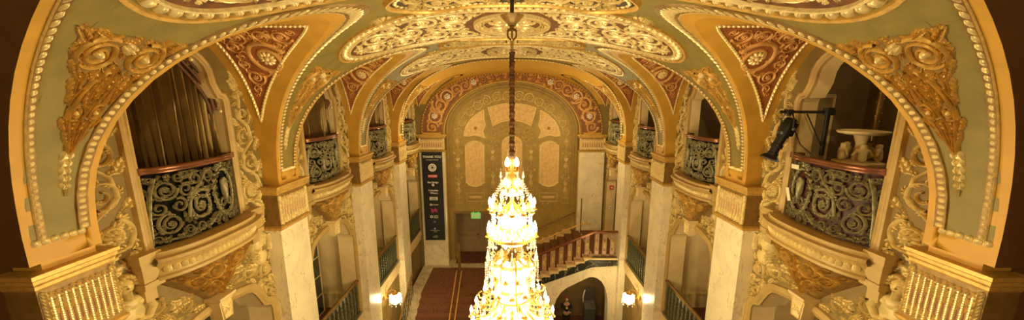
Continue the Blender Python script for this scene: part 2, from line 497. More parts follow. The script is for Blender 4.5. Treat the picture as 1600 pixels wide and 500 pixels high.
# ------------------------------------------------------------------ big relief panels across the crown
XT = 3.25; QT = q_of_x(XT)
def wpan(q):
    x = abs(sec(q)[0]); return 1.24 * max(0, 1 - (x / XT) ** 3.0) ** .5
def panel_outline(s=0.0, n=30):
    qs = [-(QT - s) * math.cos(PI * i / n) for i in range(n + 1)]
    sc_ = 1 - s / 1.24
    up = [(q, wpan(q * QT / (QT - s)) * sc_) for q in qs]
    return up + [(q, -w) for q, w in up[::-1][1:-1]]
def ceiling_panel(yc, label):
    root = empty('ceiling_panel', (0, yc, ZS + RISE), label, 'ceiling panel', 'relief panels across the vault')
    mp = lambda a, b, h: BAR(a, yc + b, h)
    g = MB(); N = 40
    rows = []
    for i in range(N + 1):
        q = -(QT - .1) * math.cos(PI * i / N); w = wpan(q * QT / (QT - .1)) * (1 - .1 / 1.24)
        rows.append([mp(q, w * (j / 6 - 1), .012) for j in range(13)])
    g.grid(rows); child(g, 'ground', 'panel_ground', root)
    f = MB(); out = panel_outline(0, 44)
    f.use('gold'); f.sweep(out, [(-.03, 0), (-.02, .03), (.02, .035), (.03, 0)], mp, True)
    f.use('orange'); f.sweep(out, [(.03, .01), (.075, .02), (.075, 0)], mp, True) if False else None
    inner = panel_outline(.19, 44); mid = panel_outline(.105, 44)
    f.use('bright_gold'); f.sweep(inner, [(-.025, 0), (-.015, .05), (.015, .05), (.03, 0)], mp, True)
    child(f, 'frame', None, root)
    e = MB(); eggs(e, mid, .135, .055, mp, .055, True); child(e, 'acanthus_border', 'bright_gold', root)
    r = MB(); half = [p for p in panel_outline(.27, 44) if p[0] > .02]
    half = [(.03, -max(abs(p[1]) for p in half) * .98)] + [] + sorted([p for p in half if p[1] < 0], key=lambda p: p[0]) + sorted([p for p in half if p[1] >= 0], key=lambda p: -p[0]) + [(.03, max(abs(p[1]) for p in half) * .98)]
    C = packed(half, .30, .035, .04, 190, [(0, 0, .86), (.3, .62, .3), (.3, -.62, .3)])
    for sg in (1, -1):
        fill(r, half, .01, .02, .5, lambda a, b, h, sg=sg: mp(sg * a, b, h), .042, 0, C, 5, .13)
    # centre cartouche
    ell = arcp(0, 0, .70, .80, 0, 2 * PI, 40)[:-1]
    r.sweep(ell, [(-.04, 0), (-.02, .07), (.02, .07), (.04, 0)], mp, True)
    r.sweep([(x * .78, y * .78) for x, y in ell], [(-.02, 0), (0, .05), (.02, 0)], mp, True)
    for i in range(4):
        a = PI / 4 + i * PI / 2
        spiral(r, .34 * math.cos(a), .40 * math.sin(a), .2, a, 1 if i % 2 else -1, mp, .06, 1.5, 6)
    for i in range(18):
        a = 2 * PI * i / 18; leaf(r, .60 * math.cos(a), .70 * math.sin(a), a + 1.2, .2, .05, mp, .06, curl=.8, lobes=3)
    rosette(r, 0, 0, .17, mp, .07, 8)
    child(r, 'scroll_relief', 'bright_gold', root)
    return root
SH = .12
cp = ceiling_panel(PY[1] + SH, 'large gilt scrollwork panel arching over the second pair of pilasters, behind the chandelier cord')
inst(cp, 1, label='gilt scrollwork ceiling panel over the third pair of pilasters, farther than the large central one')
inst(cp, -1, label='nearest gilt ceiling panel, cut off by the top edge of the photo')
def medallion(yc, label):
    root = empty('ceiling_medallion', (0, yc, ZS + RISE), label, 'ceiling medallion', 'dark medallions between the ceiling panels')
    mp = lambda a, b, h: BAR(a, yc + b, h)
    def w(a): x = abs(a) / 1.75; return (.34 + .22 * math.exp(-((x - .72) / .22) ** 2)) * max(0, 1 - x ** 5) ** .5
    N = 36; out = [(1.75 * -math.cos(PI * i / N), 0) for i in range(N + 1)]; up = [(a, w(a)) for a, _ in out]
    loop = up + [(a, -b) for a, b in up[::-1][1:-1]]
    g = MB(); g.grid([[mp(a, b * (j / 2 - 1), .012) for j in range(5)] for a, b in up]); child(g, 'ground', 'dark_ground', root)
    f = MB(); f.sweep(loop, [(-.04, 0), (-.02, .05), (.02, .06), (.05, 0)], mp, True); child(f, 'frame', 'gold', root)
    f = MB(); eggs(f, [(a * .94, b * .84) for a, b in loop], .09, .03, mp, .035, True); child(f, 'bead_border', 'bright_gold', root)
    r = MB(); hp = [(.12, -.24), (.5, -.24), (1.0, -.36), (1.3, -.4), (1.52, -.22), (1.55, 0), (1.52, .22), (1.3, .4), (1.0, .36), (.5, .24), (.12, .24)]
    C = packed(hp, .24, .04, .035, 60)
    for sg in (1, -1): fill(r, hp, .01, .02, .5, lambda a, b, h, sg=sg: mp(sg * a, b, h), .045, 0, C, 3, .1)
    rosette(r, 0, 0, .14, mp, .06); child(r, 'scroll_relief', 'cream_relief', root)
    return root
md = medallion(BY[0] + SH, 'dark scrolled medallion on the vault crown from which the chandelier hangs')
inst(md, 1, label='small scrolled medallion between the two visible large ceiling panels')

# small palmettes at the corners between panels and openings
def palmette():
    yc = BY[0] + .72; q = q_of_x(2.05); mp = lambda a, b, h: BAR(q + a, yc + b, h)
    r = MB()
    for i in range(7):
        a = PI + (i - 3) * .42; leaf(r, 0, 0, a + PI * 0, .34 - .03 * abs(i - 3), .05, mp, .04, curl=(i - 3) * .15, lobes=2)
    spiral(r, .08, .06, .09, 0, 1, mp, .04, 1.2, 3); spiral(r, .08, -.06, .09, 0, -1, mp, .04, 1.2, 3)
    return alone(r, 'ceiling_palmette', 'cream_relief', tuple(BAR(q, yc)), 'pale palmette on the green vault at the right, beside the near ceiling medallion', 'ceiling ornament', 'vault palmettes')
pm = palmette()
inst(pm, 0, True, 'pale palmette on the green vault at the left, beside the near ceiling medallion')
inst(pm, 1, False, 'small pale palmette on the far right of the vault, past the second opening')
inst(pm, 1, True, 'small pale palmette on the far left of the vault, past the second opening')

# ------------------------------------------------------------------ carved ornament on the ribs
def L_of(h): return QS - q_of_h(h)
def rib_ornament():
    B1_ = L_of(1.40)
    py = PY[0] + .17; mp = lambda a, b, h: BAR(QS - b, py + a * (.56 + .18 * max(0, min(1, (b - B1_) / .6))) - .09 * (1 - max(0, min(1, (b - B1_ + .5) / .9))), h)
    base = BAR(QS - L_of(1.5), py)
    root = empty('rib_ornament', tuple(base), 'carved gilt double-volute ornament tapering down the nearest rib at the right', 'rib ornament', 'carved ornaments on the vault ribs')
    H = .048
    b2, b1, b0 = L_of(1.98), L_of(1.40), L_of(1.05)
    r = MB(); r.use('gold')
    poly = [(0, b0 + .1), (.09, b1 - .16), (.22, b1 + .02), (.30, b1 + .3), (.36, b2 - .30), (.50, b2 - .08), (.54, b2 + .14), (.62, b2 + .30), (.42, b2 + .24), (.26, b2 + .22), (0, b2 + .26)]
    poly = poly + [(-x, y) for x, y in poly[::-1][1:-1]]
    half = [p for p in poly if p[0] >= 0][:11]
    def hw_(y):
        for (x0, y0), (x1, y1) in zip(half[:7], half[1:8]):
            if y0 <= y <= y1: return x0 + (x1 - x0) * (y - y0) / (y1 - y0)
        return .02
    yy = [b0 + .1 + (b2 + .22 - b0 - .1) * i / 24 for i in range(25)]
    g = MB(); g.grid([[mp(hw_(y) * .96 * (j / 3 - 1), y, .006) for j in range(7)] for y in yy]); child(g, 'ground', 'dull_gold', root)
    for s in (1, -1):
        spiral(r, s * .25, b2 - .03, .22, PI / 2 + s * .4, -s, mp, H, 2.2, 0, False, .095)
        for k in range(16):
            t = 2 * PI * k / 16; dome(r, s * .25 + .155 * math.cos(t), b2 - .03 + .155 * math.sin(t), .013, mp, H * .8, 5)
        spiral(r, s * .13, b1 + .04, .095, s * 1.0, s, mp, H, 1.6, 0, False, .13)
        ridge(r, [(s * .03, b2 - .22), (s * .13, b2 - .36), (s * .17, b1 + .26), (s * .21, b1 + .06), (s * .13, b1 - .12), (s * .06, b1 - .28), (s * .02, b0 - .02)], .017, H, mp)
        for k, (x, y, a, L, W) in enumerate(((.46, b2 + .12, PI / 2 - .65, .20, .05), (.28, b2 + .18, PI / 2 - 1.0, .18, .045), (.40, b2 - .12, -PI / 2 - .25, .24, .05), (.32, b2 - .34, -PI / 2 - .2, .24, .05), (.10, b2 - .24, -PI / 2 + .15, .28, .06), (.27, b2 - .27, -PI / 2 + .1, .26, .06),
                (.24, b1 + .32, -PI / 2 + .3, .2, .045), (.08, b1 + .30, -PI / 2 - .1, .24, .05), (.24, b1 - .02, -PI / 2 - .5, .2, .045), (.06, b1 - .05, -PI / 2 + .1, .2, .045), (.13, b1 - .16, -PI / 2 - .35, .2, .04), (.05, b0 + .22, -PI / 2 - .1, .2, .04))):
            leaf(r, s * x, y, a if s > 0 else PI - a, L, W, mp, H, curl=-s * .5, lobes=4)
    for k in range(4): leaf(r, 0, b1 + .62 - k * .14, -PI / 2, .2, .045, mp, H * 1.2, lobes=3)
    leaf(r, 0, b0 + .24, -PI / 2, .26, .05, mp, H, lobes=4)
    gv = [(.25, b2 - .03, .2), (-.25, b2 - .03, .2), (.13, b1 + .04, .1), (-.13, b1 + .04, .1)]
    for i_, (x, y, q_) in enumerate(packed(poly, .06, .02, .02, 90, gv)): leaf(r, x - q_ * math.cos(i_ * 1.3), y - q_ * math.sin(i_ * 1.3), i_ * 1.3, q_ * 2.2, q_ * .45, mp, H * .55, curl=1.0, lobes=3)
    child(r, 'scrollwork', 'gold', root)
    for s in (1, -1):
        e = MB(); dome(e, s * .25, b2 - .03, .045, mp, .07, 12); child(e, 'volute_eye', 'bright_gold', root)
        e = MB(); dome(e, s * .13, b1 + .04, .028, mp, .06, 10); child(e, 'volute_eye', 'bright_gold', root)
    q = MB(); rosette(q, 0, b2 + .08, .07, mp, .075, 5); child(q, 'rosette', 'bright_gold', root)
    d = MB()
    for i in range(5): leaf(d, 0, b0 - i * .085, -PI / 2, .13, .07 - .009 * i, mp, .05, lobes=1)
    child(d, 'husk_drop', 'bright_gold', root)
    return root
ro = rib_ornament()
wh = ['nearest', 'second', 'third', 'fourth']
for k in range(4):
    for left in (False, True):
        if k == 0 and not left: continue
        o_ = inst(ro, k, left, 'carved gilt double-volute ornament tapering down the %s rib at the %s' % (wh[k], 'left' if left else 'right'))
        if k: o_.location.y -= .17

# ------------------------------------------------------------------ painted red spandrels in the side vaults (far flank of each)
_W = [(1.38, 0.0, 0.0)]
for _i in range(0, 91):
    _y, _h = 1.38 * math.cos(PI / 2 * _i / 90), .3 + 2.33 * math.sin(PI / 2 * _i / 90)
    _W.append((_y, _h, _W[-1][2] + math.hypot(_y - _W[-1][0], _h - _W[-1][1])))
def prof(w):
    lo, hi = 0, len(_W) - 1; w = max(0, min(w, _W[-1][2]))
    while hi - lo > 1:
        m = (lo + hi) // 2
        if _W[m][2] > w: hi = m
        else: lo = m
    A, B_ = _W[lo], _W[hi]; t = (w - A[2]) / ((B_[2] - A[2]) or 1); y, h = A[0] + (B_[0] - A[0]) * t, A[1] + (B_[1] - A[1]) * t
    dy, dh = B_[0] - A[0], B_[1] - A[1]; l = math.hypot(dy, dh) or 1
    return y, h, -dh / l * -1 * -1, dy / l
def w_of_h(h):
    for y, hh, w in _W:
        if hh >= h: return w
    return _W[-1][2]
def red_spandrel(c):
    def mp(a, b, h):
        y, z, ny, nz = prof(b); return Vector((a, c + y + ny * h, ZS + z + nz * h))
    w0, w1 = w_of_h(1.14), w_of_h(2.60)
    def xin(w): 
        t = (w - w0) / (w1 - w0); return min(4.60, xb(prof(w)[1]) + .30 + .03 * t)
    def xout(w): return 4.60 - .02 * (w - w0)
    ws = [w0 + (w1 - w0) * i / 24 for i in range(25)]
    root = empty('painted_spandrel', (4.2, c + 1.2, ZS + 1.6), 'x', 'painted spandrel', 'red spandrels in the side vaults')
    g = MB(); g.grid([[mp(xin(w) + (xout(w) - xin(w)) * j / 6, w, .006) for j in range(7)] for w in ws]); child(g, 'ground', 'red_paint', root)
    loop = [(xin(w), w) for w in ws] + [(xout(w), w) for w in ws[::-1][:-1]]
    b = MB(); b.sweep(loop, [(-.02, 0), (0, .03), (.02, 0)], mp, True); eggs(b, loop, .07, .025, mp, .035, True); child(b, 'bead_border', 'bright_gold', root)
    ins = [(x + (.08 if x < 4.5 and i < 25 else -.08), w) for i, (x, w) in enumerate(loop)]
    ins = [(min(max(x, 2.0), 4.52), min(w, w1 - .1)) for x, w in ins if w > w0 + .28]
    r = MB(); wc = w_of_h(2.22)
    given = [(3.98, wc - .02, .33)]
    fill(r, ins, .15, .03, .03, mp, .03, 80, given, 11, .075)
    child(r, 'scroll_relief', 'salmon_relief', root)
    q = MB(); rosette(q, 3.98, wc - .02, .13, mp, .05, 10); child(q, 'rosette', 'bright_gold', root)
    return root
mat('salmon_relief', (.80, .44, .14), .5, .15, var=.12, scale=9)
rs = red_spandrel(BY[0])
nm = ['nearest', 'second', 'third', 'farthest']
for k in range(4):
    for left in (False, True):
        lb = '%s red painted spandrel with scrolls in the side vaults at the %s' % (nm[k], 'left' if left else 'right')
        if k == 0 and not left: rs['label'] = lb
        else: inst(rs, k, left, lb)
# ------------------------------------------------------------------ pilasters
def pilaster(py=PY[0], X=HW, hw=.42):
    root = empty('pilaster', (X + .15, py, FH), 'x', 'pilaster', 'marble pilasters along the hall')
    s = MB(); s.box(X, X + .30, py - hw, py + hw, FH, -2.30); child(s, 'shaft', 'marble', root, smooth=False)
    xf = X - .03; cw = hw + .02
    mp = lambda a, b, h: Vector((xf - h, py + a, b))
    c = MB(); c.use('dull_gold'); c.box(xf, X + .3, py - cw, py + cw, -2.33, -1.66)
    c.use('gold')
    plan = [(X + .3, py - cw), (xf, py - cw), (xf, py + cw), (X + .3, py + cw)]
    pm_ = lambda a, b, h: Vector((a, b, h))
    def ring(prof):
        rows = []
        for o, z in prof: rows.append([(X + .3, py - cw - o, z), (xf - o, py - cw - o, z), (xf - o, py + cw + o, z), (X + .3, py + cw + o, z)])
        c.grid(rows)
    c.use('gold'); ring([(0, -1.70), (.015, -1.68), (.02, -1.645), (.035, -1.62), (.04, -1.585), (.06, -1.57), (.06, -1.53), (-.1, -1.525)])
    c.use('gold'); ring([(-.03, -2.42), (.0, -2.41), (.03, -2.38), (.035, -2.345), (0, -2.32)])
    child(c, 'capital_block', None, root, smooth=False)
    f = MB(); n = 9; W = cw - .10; z0, z1 = -2.28, -1.76; st = 2 * W / n
    g = MB(); g.grid([[mp(-W, z0, .006), mp(W, z0, .006)], [mp(-W, z1, .006), mp(W, z1, .006)]]); child(g, 'fluted_panel', 'pink_ground', root)
    for i in range(n + 1):
        a = -W + st * i
        f.sweep([(a, z0), (a, z1 - .03)], [(-.011, .0), (-.009, .03), (.009, .03), (.011, 0)], mp)
        for k in range(18): dome(f, a, z0 + .02 + k * .026, .008, mp, .042, 5)
    for i in range(n):
        a = -W + st * (i + .5); r_ = st / 2
        f.sweep(arcp(a, z1 - .035, r_, r_, 0, PI, 8), [(-.008, 0), (0, .035), (.008, 0)], mp)
        dome(f, a, z1 - .045, .017, mp, .035, 7)
        leaf(f, a, z1 - .07, -PI / 2, .15, .02, mp, .04, lobes=3); leaf(f, a, z0, PI / 2, .13, .030, mp, .045, lobes=3)
    child(f, 'flute_ornament', 'bright_gold', root)
    e = MB()
    for sgn in (1, -1):
        for k in range(7): leaf(e, sgn * (cw - .05), z0 - .01 + k * .078, PI / 2, .11, .04, mp, .045, lobes=3)
    child(e, 'edge_leaves', 'bright_gold', root)
    for o in root.children:
        if o.name.split('.')[0] != 'shaft': o.data.transform(Matrix.Translation((0, 0, -.07)))
    q = MB(); q.box(X, X + .29, py - .30, py + .30, -1.62, ZS + .01); child(q, 'impost', 'orange', root, smooth=False)
    return root
pl = pilaster()
near_pl = []
for k in range(4):
    for left in (False, True):
        lb = '%s marble pilaster with gilt fluted capital on the %s side of the hall' % (['nearest', 'second', 'third', 'fourth and last'][k], 'left' if left else 'right')
        if k == 0 and not left: pl['label'] = lb; o_ = pl
        else: o_ = inst(pl, k, left, lb)
        if k == 0: near_pl.append(o_)

wide_pl = copy_tree(pl)
for o_ in near_pl: o_.location.y = 3.11; o_.scale.y = .69

# ------------------------------------------------------------------ side wall of one bay with its two openings
def arch_up():      # shouldered trefoil head of the balcony opening (local y, z), upward then over
    R = [(.70, -1.95), (.70, -.02), (.68, .03), (.60, .05), (.585, .09)]
    R += [(.585 - .10 * math.sin(PI / 2 * t), .09 + .28 * t) for t in (.33, .66, 1)]
    R += [(.485 * math.cos(PI / 2 * t), .37 + .36 * math.sin(PI / 2 * t)) for t in (.15, .3, .45, .6, .75, .9, 1)]
    return R + [(-y, z) for y, z in R[::-1][1:]]
def arch_low():     # shouldered flat arch over the mezzanine opening
    R = [(1.12, FM), (1.12, -4.02), (1.08, -3.93), (.98, -3.88), (.92, -3.84)]
    R += [(.92 - .30 * t, -3.84 + .44 * math.sin(PI / 2 * t)) for t in (.25, .5, .75, 1)]
    R += [(.62 * (1 - t), -3.40 + .10 * math.sin(PI / 2 * t)) for t in (.33, .66, 1)]
    return R + [(-y, z) for y, z in R[::-1][1:]]
UP, LOW = arch_up(), arch_low()
def wall_bay(c):
    mp = lambda a, b, h: Vector((WX - h, c + a, b))
    out = [(-1.69, FH), (1.69, FH), (1.69, ZS + .3), (1.38, ZS + .3)] + [(y, ZS + h) for y, h in ARR[1:-1]][::-1][1:] + [(-1.69, ZS + .3)]
    w = MB(); w.use('wall_tan'); w.poly([out, UP[::-1], LOW[::-1]], mp)
    w.use('pale_stone')
    for lp, d in ((UP, .25), (LOW, .45)): w.grid([[mp(a, b, 0) for a, b in lp], [mp(a, b, -d) for a, b in lp]])
    struct(w.build('wall_right', smooth=False))
    f = MB(); f.use('frame_tan')
    f.sweep(UP, [(.0, 0), (.0, .05), (-.03, .06), (-.045, .045), (-.06, .045), (-.085, .07), (-.11, .06), (-.12, 0)], mp)
    f.sweep(LOW, [(.0, 0), (.0, .04), (-.03, .045), (-.05, .07), (-.09, .08), (-.12, .06), (-.15, .05), (-.16, 0)], mp)
    struct(f.build('trim_4'))
    # ledge in front of the mezzanine opening
    l = MB(); l.use('pale_stone'); l.box(WX - .10, WX + .45, c - 1.2, c + 1.2, FM - .28, FM + .02); l.box(WX - .05, WX + .02, c - 1.2, c + 1.2, FM - .5, FM - .28)
    struct(l.build('trim_5', smooth=False))
    # rooms behind
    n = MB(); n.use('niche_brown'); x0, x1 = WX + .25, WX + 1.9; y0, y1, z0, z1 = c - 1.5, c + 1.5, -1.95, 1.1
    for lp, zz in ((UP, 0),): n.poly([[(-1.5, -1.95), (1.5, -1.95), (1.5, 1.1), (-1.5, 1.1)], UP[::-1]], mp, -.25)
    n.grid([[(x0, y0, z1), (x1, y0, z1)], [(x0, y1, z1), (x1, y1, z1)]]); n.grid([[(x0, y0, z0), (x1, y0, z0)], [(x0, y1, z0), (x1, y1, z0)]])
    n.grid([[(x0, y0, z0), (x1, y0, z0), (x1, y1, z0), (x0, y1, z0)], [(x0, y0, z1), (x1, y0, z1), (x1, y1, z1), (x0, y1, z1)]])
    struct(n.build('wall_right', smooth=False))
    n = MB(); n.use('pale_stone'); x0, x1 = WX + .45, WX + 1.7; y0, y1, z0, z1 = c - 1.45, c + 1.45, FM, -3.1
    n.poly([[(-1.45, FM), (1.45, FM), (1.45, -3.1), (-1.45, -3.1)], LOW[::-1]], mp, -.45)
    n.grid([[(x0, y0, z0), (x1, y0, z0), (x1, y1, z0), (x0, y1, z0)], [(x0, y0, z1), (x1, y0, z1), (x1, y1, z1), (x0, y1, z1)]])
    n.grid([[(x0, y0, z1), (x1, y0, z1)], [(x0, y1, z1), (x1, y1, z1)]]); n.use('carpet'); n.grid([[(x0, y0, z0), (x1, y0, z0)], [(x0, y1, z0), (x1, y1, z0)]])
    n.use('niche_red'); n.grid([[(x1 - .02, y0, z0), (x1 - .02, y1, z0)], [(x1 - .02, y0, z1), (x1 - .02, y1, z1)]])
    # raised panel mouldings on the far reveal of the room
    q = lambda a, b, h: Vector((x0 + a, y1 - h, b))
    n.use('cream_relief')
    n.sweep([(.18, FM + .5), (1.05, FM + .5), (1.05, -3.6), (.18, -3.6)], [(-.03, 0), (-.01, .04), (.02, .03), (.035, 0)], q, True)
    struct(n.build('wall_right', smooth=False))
first = set(bpy.data.objects)
wall_bay(BY[0])
base = [o for o in bpy.data.objects if o not in first]
for k in range(4):
    for left in (False, True):
        if k == 0 and not left: continue
        for o in base:
            c = o.copy(); COL.objects.link(c); c.location.y = PITCH * k; c.scale.x = -1 if left else 1
            if left and o.name.startswith('wall'): c.name = 'wall_left'
for sx, nm_ in ((1, 'wall_right'), (-1, 'wall_left')):
    w = MB(); w.use('brown_wall'); w.grid([[(sx * WX, -5, FH), (sx * WX, 3.07, FH)], [(sx * WX, -5, 1.2), (sx * WX, 3.07, 1.2)]]); struct(w.build(nm_, smooth=False))  # near walls carry the same painted shade
w = MB(); w.use('niche_brown'); w.grid([[(-5, -5, FH), (5, -5, FH)], [(-5, -5, 2), (5, -5, 2)]]); struct(w.build('wall_back', smooth=False))

# ------------------------------------------------------------------ carved relief on the bay walls
def figure(mb, mp, x, y, s=1.0, H=.06, face=1):
    """half-length relief figure: head with curls, neck, torso and crossed arm, growing out of foliage"""
    def D(a, b, r, ry, z, n=10):
        mb.grid([[mp(x + s * (a + r * q * math.cos(2 * PI * j / n)), y + s * (b + ry * q * math.sin(2 * PI * j / n)), zz * z) for j in range(n)] for q, zz in ((1, 0), (.85, .6), (.5, .95), (.01, 1.05))], closed_u=True)
    def R(pts, w, z=H): ridge(mb, [(x + s * a, y + s * b) for a, b in pts], w, z, mp)
    D(0, -.10, .115, .17, H * .85); D(-.02, .0, .12, .075, H); D(0, -.30, .10, .13, H * .7)
    D(-.055, .0, .05, .045, H * 1.15); D(.05, -.01, .05, .045, H * 1.15)
    R([(0, .05), (.005, .13)], lambda t: s * .032)
    D(.01, .185, .062, .08, H * 1.25)
    D(.012 + .018 * face, .18, .012, .02, H * 1.55, 6); D(-.012, .205, .010, .006, H * 1.5, 6); D(.038, .205, .010, .006, H * 1.5, 6); D(.014, .145, .02, .007, H * 1.42, 6)
    for i in range(9):
        a = PI * (-.05 + i / 8 * 1.1); D(.01 + .07 * math.cos(a), .20 + .085 * math.sin(a), .025, .025, H * 1.2, 6)
    R([(-.13, -.01), (-.18, -.12), (-.12, -.2), (-.02, -.17)], lambda t: s * (.034 - .012 * t), H * 1.1)
    R([(.13, -.01), (.17, -.14), (.14, -.26)], lambda t: s * (.034 - .010 * t), H)
    for k in range(5): R([(-.02, -.17 - .012 * k + .02), (.03, -.16 - .014 * k + .02)], lambda t: s * .006, H * 1.25)
def vine(mb, mp, pts, w, H): ridge(mb, pts, lambda t: w * (1 - .45 * t), H, mp)
def bay_relief(c, far):
    """strip between pilaster and balcony opening; far=+1 the strip at the far side"""
    mp = (lambda a, b, h: Vector((WX - h, c + far * a, b)))
    root = empty('wall_relief', (WX, c + far * 1.1, -2.0), 'x', 'wall relief', 'foliage reliefs between pilasters and balconies')
    H = .05; r = MB()
    cx = 1.08
    def S(x, y, rr, a0, sg, lv=7): spiral(r, x, y, rr * 1.08, a0, sg, mp, H, 1.5, lv, False, .085, .46)
    S(cx - .02, -1.62, .22, PI * .6, 1, 9); S(cx + .02, -1.08, .18, -PI * .4, -1, 8); S(cx - .02, -.62, .15, PI * .5, 1, 7); S(cx - .02, -.22, .12, -PI * .3, -1, 6); S(cx - .06, .1, .09, 0, 1, 5)
    vine(r, mp, [(cx + .18, -2.55), (cx + .22, -2.3), (cx + .2, -2.05), (cx + .1, -1.85), (cx + .2, -1.6), (cx + .12, -1.35), (cx - .14, -1.15), (cx - .1, -.9), (cx + .12, -.7), (cx + .08, -.45), (cx - .08, -.3), (cx - .04, 0), (cx - .08, .3)], .028, H)
    for x, y, a, L, W in ((cx + .2, -2.1, 1.9, .36, .08), (cx + .18, -1.95, 2.4, .3, .07), (cx - .2, -1.85, -2.2, .26, .06), (cx + .15, -1.3, .9, .26, .07), (cx - .2, -1.3, 2.2, .24, .06),
                         (cx - .18, -.85, 2.0, .24, .06), (cx + .18, -.85, .9, .24, .06), (cx + .1, -.42, 1.0, .22, .05), (cx - .16, -.40, 2.2, .2, .05), (cx - .06, .15, 1.7, .3, .06), (cx - .06, .35, 1.9, .22, .05)):
        leaf(r, x, y, a, L, W, mp, H, curl=.5, lobes=4)
    for x, y, a in ((cx - .2, -2.1, 1.2), (cx - .1, -2.0, .9), (cx - .24, -2.25, 1.8), (cx - .02, -2.05, .4), (cx - .28, -2.45, 2.0)): leaf(r, x, y, a, .13, .045, mp, H * .7, lobes=1)
    strip = [(.86, -2.2), (1.36, -2.2), (1.36, -.4), (1.30, .0), (1.15, .32), (.9, .55), (.84, .3)]
    gv = [(cx - .02, -1.62, .27), (cx + .02, -1.08, .23), (cx - .02, -.62, .17), (cx - .02, -.22, .14), (cx - .06, .1, .11)]
    for i_, (x, y, q_) in enumerate(packed(strip, .09, .045, .028, 30, gv)): leaf(r, x - q_ * math.cos(i_ * 1.7), y - q_ * math.sin(i_ * 1.7), i_ * 1.7, q_ * 2.1, q_ * .45, mp, H * .7, curl=1.1, lobes=4)
    child(r, 'foliage', 'cream_relief', root)
    q = MB(); rosette(q, cx - .02, -1.62, .11, mp, .075, 10); child(q, 'rosette', 'cream_relief', root)
    f = MB(); figure(f, mp, cx - .02, -2.50, 1.35, .075); child(f, 'carved_figure', 'cream_relief', root)
    b = MB()
    S2 = lambda x, y, rr, a0, sg, lv=6: spiral(b, x, y, rr * 1.05, a0, sg, mp, H, 1.4, lv, False, .085, .46)
    S2(.72, -3.02, .14, 0, -1); S2(1.10, -3.18, .15, PI / 2, 1, 7); S2(1.12, -3.62, .12, 0, 1, 6); S2(.42, -2.95, .10, 0, 1, 5); S2(.80, -2.72, .11, 2, 1, 5)
    for x, y, a, L, W in ((.98, -3.4, -1.7, .3, .06), (.9, -3.05, 2.6, .32, .07), (.62, -2.9, 2.9, .32, .06), (1.2, -3.4, -1.3, .4, .06), (.34, -3.1, 3.0, .22, .05), (1.22, -3.75, -1.57, .3, .05)): leaf(b, x, y, a, L, W, mp, H, curl=.6, lobes=4)
    rosette(b, .92, -2.88, .09, mp, .07, 8); rosette(b, 1.10, -3.18, .07, mp, .06, 8)
    low = [(.3, -2.78), (.95, -2.62), (.95, -2.75), (1.3, -2.9), (1.36, -3.3), (1.36, -4.0), (1.24, -4.0), (1.2, -3.75), (1.0, -3.6), (.8, -3.35), (.5, -3.15), (.25, -3.1)]
    gv = [(.72, -3.02, .14), (1.10, -3.18, .15), (1.12, -3.62, .12), (.42, -2.95, .10), (.80, -2.72, .11), (.92, -2.88, .08)]
    for i_, (x, y, q_) in enumerate(packed(low, .08, .025, .025, 60, gv)): leaf(b, x - q_ * math.cos(i_ * 1.7), y - q_ * math.sin(i_ * 1.7), i_ * 1.7, q_ * 2.1, q_ * .45, mp, H * .7, curl=1.1, lobes=4)
    child(b, 'lower_foliage', 'cream_relief', root)
    return root
W4 = ['nearest', 'second', 'third', 'farthest']
rf, rn = bay_relief(BY[0], 1), bay_relief(BY[0], -1)
for k in range(4):
    for left in (False, True):
        for rt, tx in ((rf, 'beyond'), (rn, 'before')):
            lb = 'cream figure relief %s the %s balcony, %s wall' % (tx, W4[k], 'left' if left else 'right')
            if k == 0 and not left: rt['label'] = lb
            else: inst(rt, k, left, lb)

# keystones over the mezzanine arches
def keystone(c):
    mp = lambda a, b, h: Vector((WX - h, c + a, b))
    k = MB(); rows = []
    for z, w_, d in ((-3.46, .085, .17), (-3.42, .09, .20), (-3.12, .12, .21), (-3.08, .145, .25), (-3.03, .15, .26)):
        rows.append([mp(-w_, z, 0), mp(-w_, z, d), mp(w_, z, d), mp(w_, z, 0)])
    k.grid(rows); b = len(k.v); k.face(b - 4, b - 3, b - 2, b - 1); k.face(3, 2, 1, 0)
    o = empty('keystone', (WX, c, -3.25), 'x', 'keystone', 'keystones below the balconies'); child(k, 'block', 'pale_stone', o, smooth=False)
    r = MB(); r.sweep([(-.07, -3.42), (.07, -3.42), (.10, -3.13), (-.10, -3.13)], [(-.008, .2), (0, .225), (.008, .2)], mp, True)
    for a in range(4): leaf(r, 0, -3.27, PI / 4 + a * PI / 2, .1, .025, lambda x, y, h: mp(x, y, h + .2), .03, lobes=2)
    rosette(r, 0, -3.27, .03, lambda x, y, h: mp(x, y, h + .2), .05, 4)
    child(r, 'carved_square', 'bright_gold', o)
    return o
ks = keystone(BY[0])
for k in range(4):
    for left in (False, True):
        lb = 'carved keystone below the %s balcony on the %s wall' % (W4[k], 'left' if left else 'right')
        if k == 0 and not left: ks['label'] = lb
        else: inst(ks, k, left, lb)

